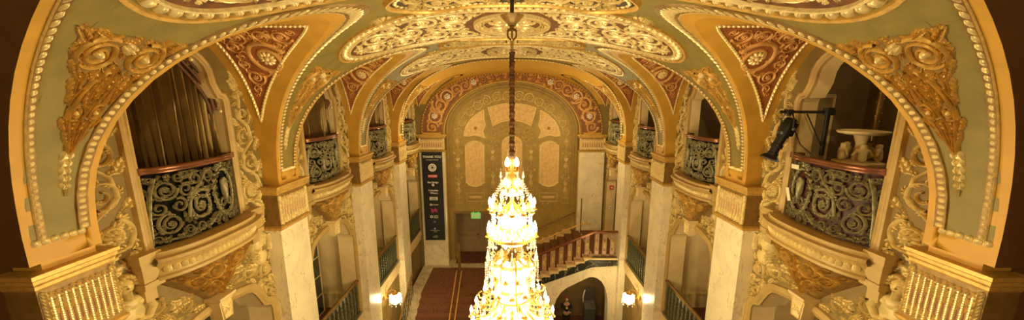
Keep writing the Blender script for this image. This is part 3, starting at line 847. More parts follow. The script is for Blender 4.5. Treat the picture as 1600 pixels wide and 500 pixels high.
# ------------------------------------------------------------------ balconies
BW = .72
def bow(y, d=.21, e=.0):      # how far the railing stands out at local y
    t = min(1, abs(y) / BW); return e + d * (1 - t ** 3.0) ** .8
SW = .82
def sbow(y): t = min(1, abs(y) / SW); return .15 + .24 * (1 - t ** 3.0) ** .8
def bplan(n=26): return [(y, sbow(y)) for y in [-SW * math.cos(PI * i / n) for i in range(n + 1)]]
def rplan(n=26): return [(y, bow(y)) for y in [-BW * math.cos(PI * i / n) for i in range(n + 1)]]
def balcony(c):
    root = empty('balcony', (WX, c, -1.95), 'x', 'balcony', 'bowed balconies along the hall walls')
    # slab with moulded edge and square end blocks
    def rows(prof, n=30):
        R = []
        for o, z in prof: R.append([Vector((WX - max(0, d + o), c + y * (1 + o * .6), z)) for y, d in bplan(n)])
        return R
    s = MB(); s.grid(rows([(-.5, -1.93), (.02, -1.93), (.03, -1.95), (.03, -1.99), (.10, -2.0), (.11, -2.04), (.075, -2.06), (.05, -2.10)])); s.grid(rows([(-.0, -2.25), (.03, -2.27), (.03, -2.31), (-.04, -2.34), (-.5, -2.35)]))
    s.grid(rows([(.05, -2.10), (.0, -2.12), (-.02, -2.18), (.0, -2.25)]))
    child(s, 'slab', 'frame_tan', root)
    for e in (1, -1):
        b = MB(); y = c + e * .88
        for z0, z1, g in ((-2.02, -1.90, .03), (-2.28, -2.02, 0), (-2.36, -2.28, .02)): b.box(WX - .16 - g, WX, y - .10 - g, y + .10 + g, z0, z1)
        b.box(WX - .10, WX, y - .07, y + .07, -2.55, -2.36); child(b, 'end_block', 'frame_tan', root, smooth=False)
    f = MB(); fm = lambda a, b, h: Vector((WX - sbow(a) + .01 - h, c + a, b))
    eggs(f, [(-.78, -2.18), (.78, -2.18)], .075, .045, fm, .035); child(f, 'egg_frieze', 'cream_relief', root)
    # carved corbel tapering to the keystone
    def cm(a, b, h):       # a -1..1, b 0 top .. 1 bottom
        k = max(0, 1 - b); w_ = .14 + .66 * k ** 1.1; d = (.07 + .28 * k ** .9) * max(0, 1 - abs(a) ** 2.6) ** .6
        return Vector((WX - d - h, c + a * w_, -2.34 - .68 * b))
    g = MB(); g.grid([[cm(-1 + 2 * j / 16, i / 10, 0) for j in range(17)] for i in range(11)]); child(g, 'corbel', 'dull_gold', root)
    r = MB(); hp = [(.06, .02), (.95, .02), (.9, .35), (.8, .7), (.5, .95), (.06, .95)]
    C = packed(hp, .24, .05, .04, 40)
    for sg in (1, -1): fill(r, hp, .01, .02, .5, lambda a, b, h, sg=sg: cm(max(-1, min(1, sg * a)), max(0, min(1, b)), h), .07, 0, C, 9, .13)
    leaf(r, 0, .98, -PI / 2, .95, .14, cm, .10, lobes=6)
    child(r, 'carved_foliage', 'gold', root)
    # railing: dark backing, cast scrollwork, handrail
    z0, z1 = -1.93, -.92
    rp = lambda a, b, h: Vector((WX - (bow(a * BW / .84) - .03) - h, c + a * (.70 / .84), b))
    k = MB(); k.grid([[rp(a, z, -.03) for a in [-.84 * math.cos(PI * i / 24) for i in range(25)]] for z in (z0, z1)])
    child(k, 'backing_panel', 'grille_back', root)
    G = MB(); H = .035
    def dbl(p, w_): ridge(G, p, w_, H, rp)
    wc = (.38, -1.40)        # wreath with shield
    dbl([(wc[0] + .22 * math.cos(t), wc[1] + .37 * math.sin(t)) for t in [2 * PI * i / 32 for i in range(33)]], lambda t: .026)
    for i in range(22):
        t = 2 * PI * i / 22; leaf(G, wc[0] + .22 * math.cos(t), wc[1] + .37 * math.sin(t), t + PI / 2, .09, .028, rp, .05, lobes=1)
    G.poly([[(wc[0] + x, wc[1] + z) for x, z in ((-.03, .2), (.03, .2), (.08, .16), (.06, -.02), (.02, -.2), (-.02, -.2), (-.06, -.02), (-.08, .16))]], rp, .02)
    sh = [(-.02, .21), (.02, .21), (.075, .17), (.065, .0), (.02, -.19), (-.02, -.19), (-.065, .0), (-.075, .17)]
    G.grid([[rp(wc[0] + x * q_, wc[1] + z * q_, h_) for x, z in sh] for q_, h_ in ((1, .0), (1, .035), (.8, .05), (.72, .035), (.4, .06), (.02, .065))], closed_u=True)
    for s in (1, -1): dbl([(wc[0] + s * .06, wc[1] - .1), (wc[0] + s * .13, wc[1] - .16), (wc[0] + s * .09, wc[1] - .24), (wc[0] + s * .02, wc[1] - .2)], lambda t: .014)
    leaf(G, wc[0], wc[1] + .36, PI / 2, .12, .05, rp, .05, lobes=2); leaf(G, wc[0] - .06, wc[1] + .36, PI * .75, .12, .04, rp, .05, lobes=2); leaf(G, wc[0] + .06, wc[1] + .36, PI * .25, .12, .04, rp, .05, lobes=2)
    SPC = [(wc[0], -1.55, .24), (wc[0], -1.25, .24)]
    def sp(x, y, r_, a0, sg, lv=5, wk=.085): SPC.append((x, y, r_)); spiral(G, x, y, r_, a0, sg, rp, H, 1.9, lv + 3, r_ > .12, wk, .24)
    sp(-.12, -1.50, .24, PI * .25, 1, 9); sp(-.60, -1.18, .15, 0, -1, 6); sp(-.60, -1.65, .16, PI / 2, 1, 6); sp(.06, -1.10, .11, PI, -1, 5)
    sp(.72, -1.15, .09, 0, 1, 4); sp(.72, -1.70, .09, 0, -1, 4); sp(.12, -1.78, .10, 0, 1, 4); sp(.70, -1.42, .08, PI, 1, 3); sp(-.38, -1.80, .09, 0, -1, 3)
    dbl([(-.82, -1.9), (-.80, -1.5), (-.76, -1.2), (-.7, -1.0)], lambda t: .02); dbl([(-.35, -1.62), (-.28, -1.3), (-.1, -1.2), (.02, -1.02), (.14, -1.0)], lambda t: .022)
    dbl([(-.8, -1.86), (-.4, -1.9), (0, -1.84), (.2, -1.7)], lambda t: .018)
    gp = [(-.82, -1.9), (.82, -1.9), (.82, -.96), (-.82, -.96)]
    for i_, (x, y, q_) in enumerate(packed(gp, .11, .03, .03, 70, SPC)):
        if q_ > .05: spiral(G, x, y, q_, i_, 1 if i_ % 2 else -1, rp, H, 1.4, 3, False, .12)
        else: leaf(G, x - q_ * math.cos(i_), y - q_ * math.sin(i_), i_, q_ * 2, q_ * .4, rp, H, curl=1, lobes=3)
    # urn motif
    for y, w_ in ((-1.16, .15), (-1.13, .11), (-1.06, .05), (-1.03, .10), (-.97, .12)): dbl([(-.30 - w_, y), (-.30 + w_, y)], lambda t: .014)
    for i in range(16):
        x = -.78 + 1.56 * i / 15
        if abs(x - wc[0]) > .16: leaf(G, x, -1.9 if i % 2 else -.98, PI / 2 if i % 2 else -PI / 2, .1, .025, rp, H, curl=.5, lobes=2)
    child(G, 'scroll_grille', 'pewter', root)
    h = MB()
    pth = [(y, d + .0) for y, d in rplan(30)]
    rr = []
    for o, z in ((-.035, -.93), (.035, -.93), (.042, -.91), (.032, -.895), (.045, -.875), (.038, -.855), (.015, -.845), (-.02, -.845), (-.04, -.86), (-.035, -.93)):
        rr.append([Vector((WX - max(-.06, d + o), c + y * .97, z)) for y, d in pth])
    h.grid(rr)
    for e in (1, -1): h.box(WX - .07, WX + .1, c + e * .67 - .05, c + e * .67 + .05, -.93, -.845)
    child(h, 'handrail', 'copper_rail', root)
    return root
bl = balcony(BY[0])
for k in range(4):
    for left in (False, True):
        lb = '%s bowed balcony with pewter scroll grille on the %s wall' % (W4[k], 'left' if left else 'right')
        if k == 0 and not left: bl['label'] = lb
        else: inst(bl, k, left, lb)
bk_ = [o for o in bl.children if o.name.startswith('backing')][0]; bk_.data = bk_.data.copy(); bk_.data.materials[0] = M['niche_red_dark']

# ------------------------------------------------------------------ curtains behind the left balconies
def curtain(c):
    root = empty('curtain', (-(WX + .22), c, -1.9), 'x', 'curtain', 'gold curtains in the left balcony openings')
    m = MB(); N = 120; rows = []
    for z in [1.0 - 2.9 * i / 14 for i in range(15)]:
        u = (1.0 - z) / 2.9; r_ = []
        for j in range(N + 1):
            y = -.86 + 1.62 * j / N; f = .09 * math.sin(j * .95 + .5 * math.sin(j * .11) + u * .8) + .025 * math.sin(j * 1.7 + 2)
            r_.append((-(WX + .20 + f * (.6 + .6 * u)), c + y * (1 - .05 * u) + .02 * math.sin(j * .3 + 3 * u), z))
        rows.append(r_)
    m.grid(rows); child(m, 'drape', 'curtain', root)
    v = MB(); top = [(y, z) for y, z in UP if z > -.3]
    pts = []
    for i in range(25):
        t = i / 24; pts.append(Vector((-(WX + .08), c + .72 - .42 * (t ** 1.0), -.1 + .75 * t ** .55)))
    for k in range(3):
        v.tube([p + Vector((.0 - .02 * k, -.05 * k, -.05 * k)) for p in pts], lambda t: .028 * (1 - .3 * t), 8)
    child(v, 'valance_swag', 'velvet_tie', root)
    for p_ in ((-(WX + .03), c + .71, -.16), (-(WX + .03), c + .34, .62)): b = MB(); b.ball(p_, .035); child(b, 'tie_boss', 'bright_gold', root)
    rd = MB(); rd.tube([(-(WX + .2), c - .9, 1.02), (-(WX + .2), c + .9, 1.02)], .02); child(rd, 'rod', 'bronze', root)
    return root
cu = curtain(BY[0]); cu['label'] = 'heavy gold curtain behind the nearest balcony on the left'
for k in (1, 2, 3): inst(cu, k, False, 'gold curtain behind the %s balcony on the left' % W4[k])

# ------------------------------------------------------------------ mezzanine balustrades
def balustrade(c):
    root = empty('mezzanine_balustrade', (WX, c, FM + .02), 'x', 'balustrade', 'bronze balustrades of the mezzanine')
    X = WX - .02
    h = MB(); h.grid([[(X + o, c + y, z) for y in (-1.12, 1.12)] for o, z in ((-.05, -5.47), (-.06, -5.43), (-.035, -5.40), (.035, -5.40), (.06, -5.43), (.05, -5.47), (-.05, -5.47))]); child(h, 'handrail', 'bronze', root)
    b = MB(); b.box(X - .05, X + .05, c - 1.12, c + 1.12, FM + .02, FM + .12); child(b, 'base_rail', 'verdigris', root, smooth=False)
    for i in range(12):
        y = c - 1.02 + 2.04 * i / 11; q = MB()
        for z0, z1, w_ in ((FM + .12, FM + .22, .05), (FM + .22, FM + .30, .038), (FM + .30, -5.68, .045), (-5.68, -5.60, .036), (-5.60, -5.47, .05)): q.box(X - .02, X + .02, y - w_ / 1.0, y + w_ / 1.0, z0, z1)
        for k in range(6): q.gem((X - .025, y, FM + .40 + k * .1), .022, .045, .045)
        child(q, 'baluster', 'verdigris', root, smooth=False)
    return root
mbal = balustrade(BY[0])
for k in range(4):
    for left in (False, True):
        if k == 3 and not left: continue
        lb = 'greenish bronze balustrade in the %s mezzanine arch on the %s' % (W4[k], 'left' if left else 'right')
        if k == 0 and not left: mbal['label'] = lb
        else: inst(mbal, k, left, lb)

# glazed mezzanine doors on the left
for k in (0, 1):
    y0, y1, x = BY[k] - 1.3, BY[k] + 1.3, -(WX + 1.2)
    w = MB(); w.box(x - .03, x - .01, y0, y1, FM, -3.15); o = struct(w.build('window_%d' % (k + 1), 'glass_dark', smooth=False))
    m_ = MB()
    for i in range(6): m_.box(x - .01, x + .015, y0 + 2.6 * i / 5 - .012, y0 + 2.6 * i / 5 + .012, FM, -3.15)
    for i in range(6): m_.box(x - .01, x + .013, y0, y1, FM + .62 * i - .012, FM + .62 * i + .012)
    m_.build('glazing_bars', 'pale_stone', o, smooth=False)
# ------------------------------------------------------------------ end wall
def WP(Y): return lambda a, b, h: Vector((a, Y - h, b))
E1, E2 = WP(YE), WP(16.6)
def ell(rx, rz, cz, n=40, a0=0.0, a1=PI): return arcp(0, cz, rx, rz, a0, a1, n)
outer = [(x, ZS + h * fac(YE)) for x, h in [(sec(q)[0], sec(q)[1]) for q in [-QS + 2 * QS * i / 60 for i in range(61)]]]
inner = [(-x, z) for x, z in ell(3.33, 2.48, ZS)]          # left to right over the top
w = MB(); w.use('wall_tan')
w.poly([[(-6.4, FH), (-6.4, 0), (-4.5, 0)] + [(x, z) for x, z in outer if z > 0] + [(4.5, 0), (6.4, 0), (6.4, FH), (3.33, FH)] + inner[::-1] + [(-3.33, FH)]], E1, -.02)
struct(w.build('wall_far', smooth=False))
w = MB(); w.use('end_olive')
lp = [(-3.33, FL)] + inner + [(3.33, FL)]
w.grid([[E1(a, b, .0) for a, b in lp], [E1(a, b, -.5) for a, b in lp]])
w.poly([[(-3.5, FH), (-3.5, -1), *[(x * 1.05, z + .1) for x, z in inner], (3.5, -1), (3.5, FH)], [(-3.0, FL), (-3.0, -5.84), (-.2, -5.84), (-.2, FL)][::-1]], E2)
struct(w.build('wall_far'))
t = MB()     # stepped arch mouldings inside the recess
for o, dpt in ((.0, .06), (.16, .04), (.30, .03)):
    t.use('end_olive' if o else 'gold')
    P = [(-3.33 + o, -5.5)] + [(-x, z) for x, z in ell(3.33 - o, 2.48 - o, ZS)] + [(3.33 - o, -5.5)]
    t.sweep(P, [(-.03, 0), (-.02, dpt), (.02, dpt), (.04, 0)], E2 if o else E1)
struct(t.build('trim_6'))
# red archivolt
mat('panel_red', (.27, .10, .03), .6, var=.15, scale=5)
root = empty('archivolt', (0, YE, ZS), 'broad red arch band with scrolls and white rosettes framing the end wall', 'arch band')
g = MB(); go = [(x * .985, z - .03) for x, z in outer]; gi = [(-x, z) for x, z in ell(3.42, 2.56, ZS, 60)]
g.grid([[E1(a[0] + (b[0] - a[0]) * t_, a[1] + (b[1] - a[1]) * t_, .02) for t_ in (0, .25, .5, .75, 1)] for a, b in zip(go, gi)]); child(g, 'ground', 'panel_red', root)
b_ = MB(); eggs(b_, go, .14, .05, E1, .06); b_.sweep(gi, [(-.03, 0), (0, .05), (.03, 0)], E1); child(b_, 'bead_border', 'gold', root)
def mid(t_, f_):
    i = min(59, int(t_ * 60)); u = t_ * 60 - i; A = [go[i][k] + (go[i + 1][k] - go[i][k]) * u for k in (0, 1)]; B_ = [gi[i][k] + (gi[i + 1][k] - gi[i][k]) * u for k in (0, 1)]
    return A[0] + (B_[0] - A[0]) * f_, A[1] + (B_[1] - A[1]) * f_, math.hypot(A[0] - B_[0], A[1] - B_[1])
r = MB(); EB = lambda a, b, h: E1(a, b, h + .02)
for s in (-1, 1):
    for i, (t_, k) in enumerate(((.03, .3), (.085, .40), (.145, .42), (.20, .42), (.25, .42), (.295, .42), (.335, .42), (.375, .42), (.41, .42), (.445, .42), (.478, .42))):
        tt = t_ if s < 0 else 1 - t_; x, z, wd = mid(tt, .5); spiral(r, x, z, wd * k, i * 1.3, s * (1 if i % 2 else -1), EB, .05, 1.5, 8)
        for q_ in (.2, .8):
            x, z, _ = mid(min(.99, max(.01, tt + .022 * s * -1)), q_); leaf(r, x, z, i * .8, .22, .06, EB, .04, curl=.8, lobes=3)
child(r, 'scroll_relief', 'salmon_relief', root)
for s in (-1, 1):
    for t_ in (.085, .20, .335):
        tt = t_ if s < 0 else 1 - t_; x, z, _ = mid(tt, .5); q = MB(); rosette(q, x, z, .15, EB, .09, 6); child(q, 'rosette', 'white_paint', root)
# pilasters flanking the recess
for left in (True, False):
    o = wide_pl if left else copy_tree(wide_pl); o.location = (-3.95 if left else 3.95, YE + .05, FH); o.rotation_euler.z = PI / 2; o.scale.y = 1.5
    o['label'] = 'wide marble pilaster of the end wall, %s' % ('partly covered by the black banner' if left else 'bare, above the stair landing at the right')
# inset panels
def panel(name, loop, lab, cat, m='salmon'):
    cx = sum(p[0] for p in loop) / len(loop); cz = sum(p[1] for p in loop) / len(loop)
    root = empty(name, (cx, 16.6, cz), lab, cat, 'pink inset panels of the end wall')
    g = MB(); g.poly([loop], E2, .015); child(g, 'field', m, root)
    f = MB(); f.sweep(loop, [(-.05, .0), (-.03, .05), (.0, .03), (.02, .06), (.05, .0)], E2, True); child(f, 'frame', 'bright_gold', root)
    return root
def shaped(x0, x1, z0, z1, n=6):
    xm = (x0 + x1) / 2; s = 1 if x1 > x0 else -1; W = abs(x1 - x0)
    top = [(x0, z1 - .16), (x0 + s * .08, z1 - .14), (x0 + s * .12, z1 - .06)] + [(x0 + s * (.12 + (W - .24) * i / n), z1 - .06 + .10 * math.sin(PI * i / n)) for i in range(1, n)] + [(x1 - s * .12, z1 - .06), (x1 - s * .08, z1 - .14), (x1, z1 - .16)]
    return top + [(x, z0 + z1 - z) for x, z in top[::-1]]
panel('wall_panel', shaped(-2.38, -1.44, -4.34, -2.06), 'tall pink panel with gold frame on the end wall, left of the chandelier', 'wall panel')
panel('wall_panel', shaped(1.44, 2.38, -4.34, -2.06), 'tall pink panel with gold frame on the end wall, right of the chandelier', 'wall panel')
CZ = -1.86
A0 = math.acos(1.18 / 2.45); A1 = math.acos(.95 / 1.35)
panel('wall_panel', [(x, z) for x, z in arcp(0, CZ, 2.45, 1.74, A0, PI - A0, 16)] + [(x, z) for x, z in arcp(0, CZ, 1.35, .92, PI - A1, A1, 12)], 'wide curved pink panel at the top of the end wall, crossed by the cord', 'wall panel')
for s, nm_ in ((-1, 'left'), (1, 'right')):
    lo = [(s * x, z) for x, z in arcp(0, CZ + .1, 2.42, 1.62, .03, A0 + .02 - .15, 10)] + [(s * 1.42, -.92), (s * 1.36, -1.2), (s * 1.50, -1.5), (s * 1.38, -1.83)] + [(s * (1.5 + .85 * t_), -1.83 + .16 * math.sin(PI * t_)) for t_ in (.2, .4, .6, .8)]
    if s < 0: lo = lo[::-1]
    p_ = panel('wall_panel', lo, 'small curved triangular pink panel at the upper %s of the end wall' % nm_, 'wall panel')
    q = MB(); rosette(q, s * 1.85, -1.35, .10, E2, .06, 6); child(q, 'rosette', 'gold', p_)
# centre niche
nl = [(-.5, -4.7), (-.5, -2.2)] + [(-x, z) for x, z in arcp(0, -2.2, .5, .45, 0, PI, 14)][1:-1] + [(.5, -2.2), (.5, -4.7)]
nr = panel('wall_niche', nl, 'arched pink niche at the middle of the end wall, behind the top of the chandelier', 'niche')
q = MB()
for s in (-1, 1):
    leaf(q, 0, -2.9, PI / 2 + s * .6, .7, .12, E2, .08, curl=-s * .8, lobes=5); spiral(q, s * .2, -3.4, .16, 0, s, E2, .06); leaf(q, 0, -3.1, PI / 2 + s * 1.3, .4, .1, E2, .08, curl=-s, lobes=4)
leaf(q, 0, -3.2, PI / 2, .9, .12, E2, .1, lobes=6); child(q, 'palmette_relief', 'bright_gold', nr)
# arabesques
def arabesque(name, polys, lab, seed=3, rm=.22, grp=None, m='cream_relief'):
    xs = [p[0] for p in polys]; zs = [p[1] for p in polys]
    r = MB(); fill(r, polys, rm, .045, .045, E2, .035, 70, (), seed, .12)
    o = alone(r, name, m, ((min(xs) + max(xs)) / 2, 16.6, min(zs)), lab, 'arabesque relief', grp)
    return o
def cand(x, z0, z1, lab):
    r = MB(); z = z0; i = 0
    ridge(r, [(x, z0), (x, (z0 + z1) / 2), (x, z1)], .016, .03, E2)
    while z < z1 - .1:
        k = i % 4
        if k == 0:
            for s in (1, -1): spiral(r, x + s * .10, z + .14, .10, PI / 2, s, E2, .04, 1.3, 4, False); dome(r, x + s * .1, z + .28, .03, E2, .05)
        elif k == 1:
            leaf(r, x, z, PI / 2, .30, .08, E2, .045, lobes=4)
            for s in (1, -1): leaf(r, x, z, PI / 2 + s * .9, .22, .05, E2, .04, curl=-s, lobes=3)
        elif k == 2:
            r.poly([[(x - .12, z + .2), (x - .04, z + .02), (x + .04, z + .02), (x + .12, z + .2)]], E2, .03); rosette(r, x, z + .24, .07, E2, .05, 6)
        else:
            for s in (1, -1): ridge(r, [(x + s * .02, z), (x + s * .14, z + .1), (x + s * .12, z + .24), (x + s * .03, z + .3)], .014, .035, E2); leaf(r, x + s * .14, z + .1, s * -.2 + (PI if s < 0 else 0) + PI / 4 * s, .14, .04, E2, .035, lobes=2)
        z += .32; i += 1
    r.sweep([(x - .17, z0 - .3), (x + .17, z0 - .3), (x + .17, z0 - .02), (x - .17, z0 - .02)], [(-.012, 0), (0, .03), (.012, 0)], E2, True)
    return alone(r, 'candelabra_relief', 'cream_relief', (x, 16.6, z0), lab, 'candelabra relief', 'candelabra reliefs of the end wall')
cand(-2.78, -5.0, -1.7, 'slim candelabra relief at the left edge of the end wall recess')
cand(2.78, -5.0, -1.7, 'slim candelabra relief at the right edge of the end wall recess')
cand(-.98, -4.6, -1.95, 'slim candelabra relief between the left tall panel and the centre niche')
cand(.98, -4.6, -1.95, 'slim candelabra relief between the right tall panel and the centre niche')
ring = [(x, z) for x, z in arcp(0, CZ, 2.95, 2.42, .05, PI - .05, 30)] + [(x, z) for x, z in arcp(0, CZ, 2.55, 1.86, PI - .05, .05, 30)]
arabesque('arch_arabesque', ring, 'arching band of cream scrolls above the pink panels of the end wall', 7, .26)
ring = [(x, z) for x, z in arcp(0, CZ - .05, 1.26, .82, .1, PI - .1, 20)] + [(x, z) for x, z in arcp(0, -2.2, .62, .58, PI - .1, .1, 16)]
arabesque('arch_arabesque', ring, 'small arching band of scrolls directly above the centre niche', 2, .15)
for s, nm_ in ((-1, 'left'), (1, 'right')):
    r = MB(); x0 = s * 1.91
    r.sweep([(x0 - .45, -5.2), (x0 + .45, -5.2), (x0 + .45, -4.75), (x0 - .45, -4.75)], [(-.02, 0), (0, .03), (.02, 0)], E2, True)
    for k in (-.3, 0, .3): rosette(r, x0 + k, -5.32, .05, E2, .03, 6)
    leaf(r, x0, -4.97, 0, .4, .07, E2, .04, lobes=4); leaf(r, x0, -4.97, PI, .4, .07, E2, .04, lobes=4)
    alone(r, 'dado_relief', 'cream_relief', (x0, 16.6, -5.2), 'small framed relief below the %s tall pink panel' % nm_, 'relief', 'small framed reliefs of the end wall')
t = MB(); t.use('dull_gold'); t.sweep([(-3.0, FL), (-3.0, -5.84), (-.2, -5.84), (-.2, FL)], [(-.0, 0), (.0, .06), (.08, .06), (.10, 0)], E2); struct(t.build('trim_7', smooth=False))
# doors
v_ = MB(); v_.use('door_tan'); v_.grid([[(-3.0, 16.6, FL), (-3.0, 16.6, -5.84), (-.2, 16.6, -5.84), (-.2, 16.6, FL)], [(-3.3, 17.62, FL), (-3.3, 17.62, -6.05), (-.2, 17.62, -6.05), (-.2, 17.62, FL)]])
v_.grid([[(-3.3, 17.64, -6.3), (-.1, 17.64, -6.3)], [(-3.3, 17.64, -6.0), (-.1, 17.64, -6.0)]]); struct(v_.build('wall_vestibule', smooth=False))
for i, (x0, x1) in enumerate(((-2.98, -1.61), (-1.59, -.22))):
    x0 *= 1.06; x1 *= 1.06
    d = MB(); d.use('door_tan'); d.box(x0, x1, 17.60, 17.66, FL, -6.16)
    o = struct(d.build('door_%d' % (i + 1), smooth=False))
    f = MB(); pp = lambda a, b, h: Vector((a, 17.60 - h, b))
    f.sweep([(x0 + .12, FL + .2), (x1 - .12, FL + .2), (x1 - .12, -6.32), (x0 + .12, -6.32)], [(-.015, 0), (0, .015), (.015, 0)], pp, True); f.build('door_panel', 'door_tan', o)
    h = MB(); h.tube([(x0 + .2, 17.54, -7.45), (x1 - .2, 17.54, -7.45)], .02); h.box(x0 + .18, x0 + .28, 17.54, 17.60, -7.5, -7.4); h.box(x1 - .28, x1 - .18, 17.54, 17.60, -7.5, -7.4); h.build('push_bar', 'bronze', o)
def text(s, x, z, size, parent, m, mp, name='lettering', bold=0.0):
    cu = bpy.data.curves.new(name, 'FONT'); cu.body = s; cu.size = size; cu.align_x = 'CENTER'; cu.align_y = 'CENTER'; cu.extrude = .002; cu.offset = bold
    o = bpy.data.objects.new(name, cu); COL.objects.link(o)
    dg = bpy.context.evaluated_depsgraph_get(); me = bpy.data.meshes.new_from_object(o.evaluated_get(dg)); bpy.data.objects.remove(o)
    for v in me.vertices: v.co = mp(x + v.co.x, z + v.co.y, v.co.z)
    me.materials.clear(); me.materials.append(M[m]); q = bpy.data.objects.new(name, me); COL.objects.link(q)
    off = Vector(); r_ = parent
    while r_: off += r_.location; r_ = r_.parent
    me.transform(Matrix.Translation(-off)); q.parent = parent; return q
# exit sign
root = empty('exit_sign', (-1.9, 16.5, -5.93), 'green lit exit sign hanging over the left door of the end wall', 'exit sign')
s_ = MB(); s_.box(-2.15, -1.66, 16.42, 16.5, -6.08, -5.78); s_.box(-2.05, -2.02, 16.45, 16.6, -5.78, -5.74); s_.box(-1.79, -1.76, 16.45, 16.6, -5.78, -5.74); child(s_, 'housing', 'exit_green', root, smooth=False)
text('EXIT', -1.9, -5.93, .26, root, 'white_paint', lambda a, b, h: Vector((a, 16.415 - h, b)), bold=.008)
# banner
BYY = 15.84
root = empty('banner', (-3.93, BYY, -7.03), 'tall narrow black sponsor banner reading THANK YOU, hung on the left end pilaster', 'banner')
bm_ = MB(); bm_.box(-4.43, -3.43, BYY, BYY + .02, -7.03, -2.46); child(bm_, 'cloth', 'banner_black', root, smooth=False)
bm_ = MB(); bm_.tube([(-4.46, BYY + .01, -2.45), (-3.40, BYY + .01, -2.45)], .02, 8); child(bm_, 'top_rod', 'grey_metal', root)
FP = lambda a, b, h: Vector((a, BYY - .004 - h, b))
def zb(y): return -2.46 - (y - 237) / 137 * 4.57
X0 = -3.93
text('THANK YOU', X0, zb(244), .155, root, 'white_paint', FP, bold=.004)
text('TO OUR SEASON PARTNERS', X0, zb(248.5), .05, root, 'white_paint', FP)
def disc(x, z, r_, m='white_paint', hole=0, n=28, h=.002):
    g = MB(); lo = arcp(x, z, r_, r_, 0, 2 * PI, n)[:-1]; L_ = [lo]
    if hole: L_.append(arcp(x, z, hole, hole, 0, 2 * PI, n)[:-1][::-1])
    g.poly(L_, FP, h); child(g, 'logo', m, root)
disc(X0, zb(260), .20, hole=.135); disc(X0, zb(260), .115)
g = MB(); st_ = [(X0 + (.10 if i % 2 else .045) * math.sin(PI * i / 5), zb(260) + (.10 if i % 2 else .045) * math.cos(PI * i / 5)) for i in range(10)]; g.poly([st_], FP, .004); child(g, 'logo_star', 'banner_black', root)
def rect(x, z, w_, h_, m):
    g = MB(); g.poly([[(x - w_, z - h_), (x + w_, z - h_), (x + w_, z + h_), (x - w_, z + h_)]], FP, .002); child(g, 'logo_block', m, root)
rect(X0, zb(273), .23, .075, 'banner_red'); text('MACRO', X0, zb(273), .12, root, 'white_paint', lambda a, b, h: FP(a, b, h + .003), bold=.003)
text('Ben Bridge', X0, zb(282.5), .12, root, 'white_paint', FP, bold=.003); disc(X0, zb(286.5), .065)
text('Columbia', X0, zb(295), .125, root, 'white_paint', FP, bold=.003); text('Winery', X0 + .03, zb(299), .125, root, 'white_paint', FP, bold=.003)
rect(X0, zb(307.5), .20, .085, 'white_paint'); text('PREMIER', X0, zb(306.4), .07, root, 'banner_black', lambda a, b, h: FP(a, b, h + .003), bold=.002); text('PARTNER', X0, zb(309), .07, root, 'banner_black', lambda a, b, h: FP(a, b, h + .003), bold=.002)
disc(X0 - .15, zb(317), .06, hole=.03); text('comcast', X0 + .06, zb(317), .09, root, 'white_paint', FP, bold=.002)
text('lyft', X0, zb(326), .26, root, 'banner_magenta', FP, bold=.010)
disc(X0 - .15, zb(336), .075, hole=.035); text('seattle', X0 + .07, zb(334.8), .085, root, 'white_paint', FP, bold=.002); text('refined', X0 + .07, zb(337.6), .085, root, 'white_paint', FP, bold=.002)
disc(X0, zb(344), .05, hole=.04)
disc(X0, zb(355), .035); text('THE PARAMOUNT', X0, zb(358), .06, root, 'white_paint', FP); text('THEATRE', X0, zb(360.4), .04, root, 'white_paint', FP)
text('Season', X0 + .04, zb(366.5), .06, root, 'white_paint', FP); text('PARTNER', X0, zb(369), .06, root, 'white_paint', FP)

# ------------------------------------------------------------------ floors and stairs
f = MB(); f.use('carpet_plain'); f.grid([[(-9, -5, FH), (9, -5, FH)], [(-9, 17.5, FH), (9, 17.5, FH)]]); struct(f.build('floor', smooth=False))
f = MB(); f.use('marble_floor'); f.box(-4.62, -.12, 13.4, 17.7, FL - .25, FL); f.use('carpet_plain'); f.box(-3.0, -.2, 16.2, 17.58, FL, FL + .012); f.use('carpet'); f.box(-4.08, -1.35, 13.38, 15.72, FL, FL + .012); f.box(-4.08, -1.35, 13.375, 13.398, FL - .165, FL + .012)
f.use('marble_floor'); f.box(3.36, 6.4, 13.02, 17, FM - .3, FM); f.use('carpet'); f.box(3.5, 6.3, 13.35, 16.5, FM, FM + .012)
struct(f.build('floor', smooth=False))
root = empty('grand_staircase', (-2.3, 12.7, FH), 'wide carpeted staircase descending toward the hall at the left of the chandelier', 'staircase')
for i in range(17):
    z = FL - .163 * (i + 1); y1 = 13.4 - .31 * i
    s_ = MB(); s_.box(-4.49, -1.12, y1 - .33, y1, z - .18, z); st_ = child(s_, 'step', 'marble_floor', root, smooth=False)
    c_ = MB(); c_.box(-4.08, -1.35, y1 - .315, y1 - .0, z, z + .012); c_.box(-4.08, -1.35, y1 - .345, y1 - .328, z - .17, z + .012); child(c_, 'carpet_runner', 'carpet', st_, smooth=False)
root = empty('stair_railing', (-4.42, 12.8, FH), 'dark iron railing along the left edge of the descending staircase', 'railing')
h = MB(); A_, B_ = Vector((-4.42, 13.4, -7.58)), Vector((-4.42, 8.3, -10.26)); h.beam(A_, B_, .07, .05); child(h, 'handrail', 'bronze', root)
for i in range(24):
    p = A_.lerp(B_, (i + .3) / 24); q = MB(); q.tube([p, p - Vector((0, 0, .92))], .014, 5); q.gem((p.x, p.y, p.z - .4), .03, .1, .1); child(q, 'baluster', 'iron', root)
root = empty('centre_handrail', (-2.4, 13.85, FL), 'double brass handrail running down the middle of the descending carpeted stairs', 'handrail')
for dx in (-.11, .11):
    q = MB(); q.tube([(-2.4 + dx, 13.85, -7.62), (-2.4 + dx, 13.6, -7.64), (-2.4 + dx, 8.3, -10.42)], .024, 8); child(q, 'rail', 'gold', root)
q = MB(); q.box(-2.46, -2.34, 13.86, 13.94, FL, -6.3); child(q, 'post', 'bronze', root, smooth=False)
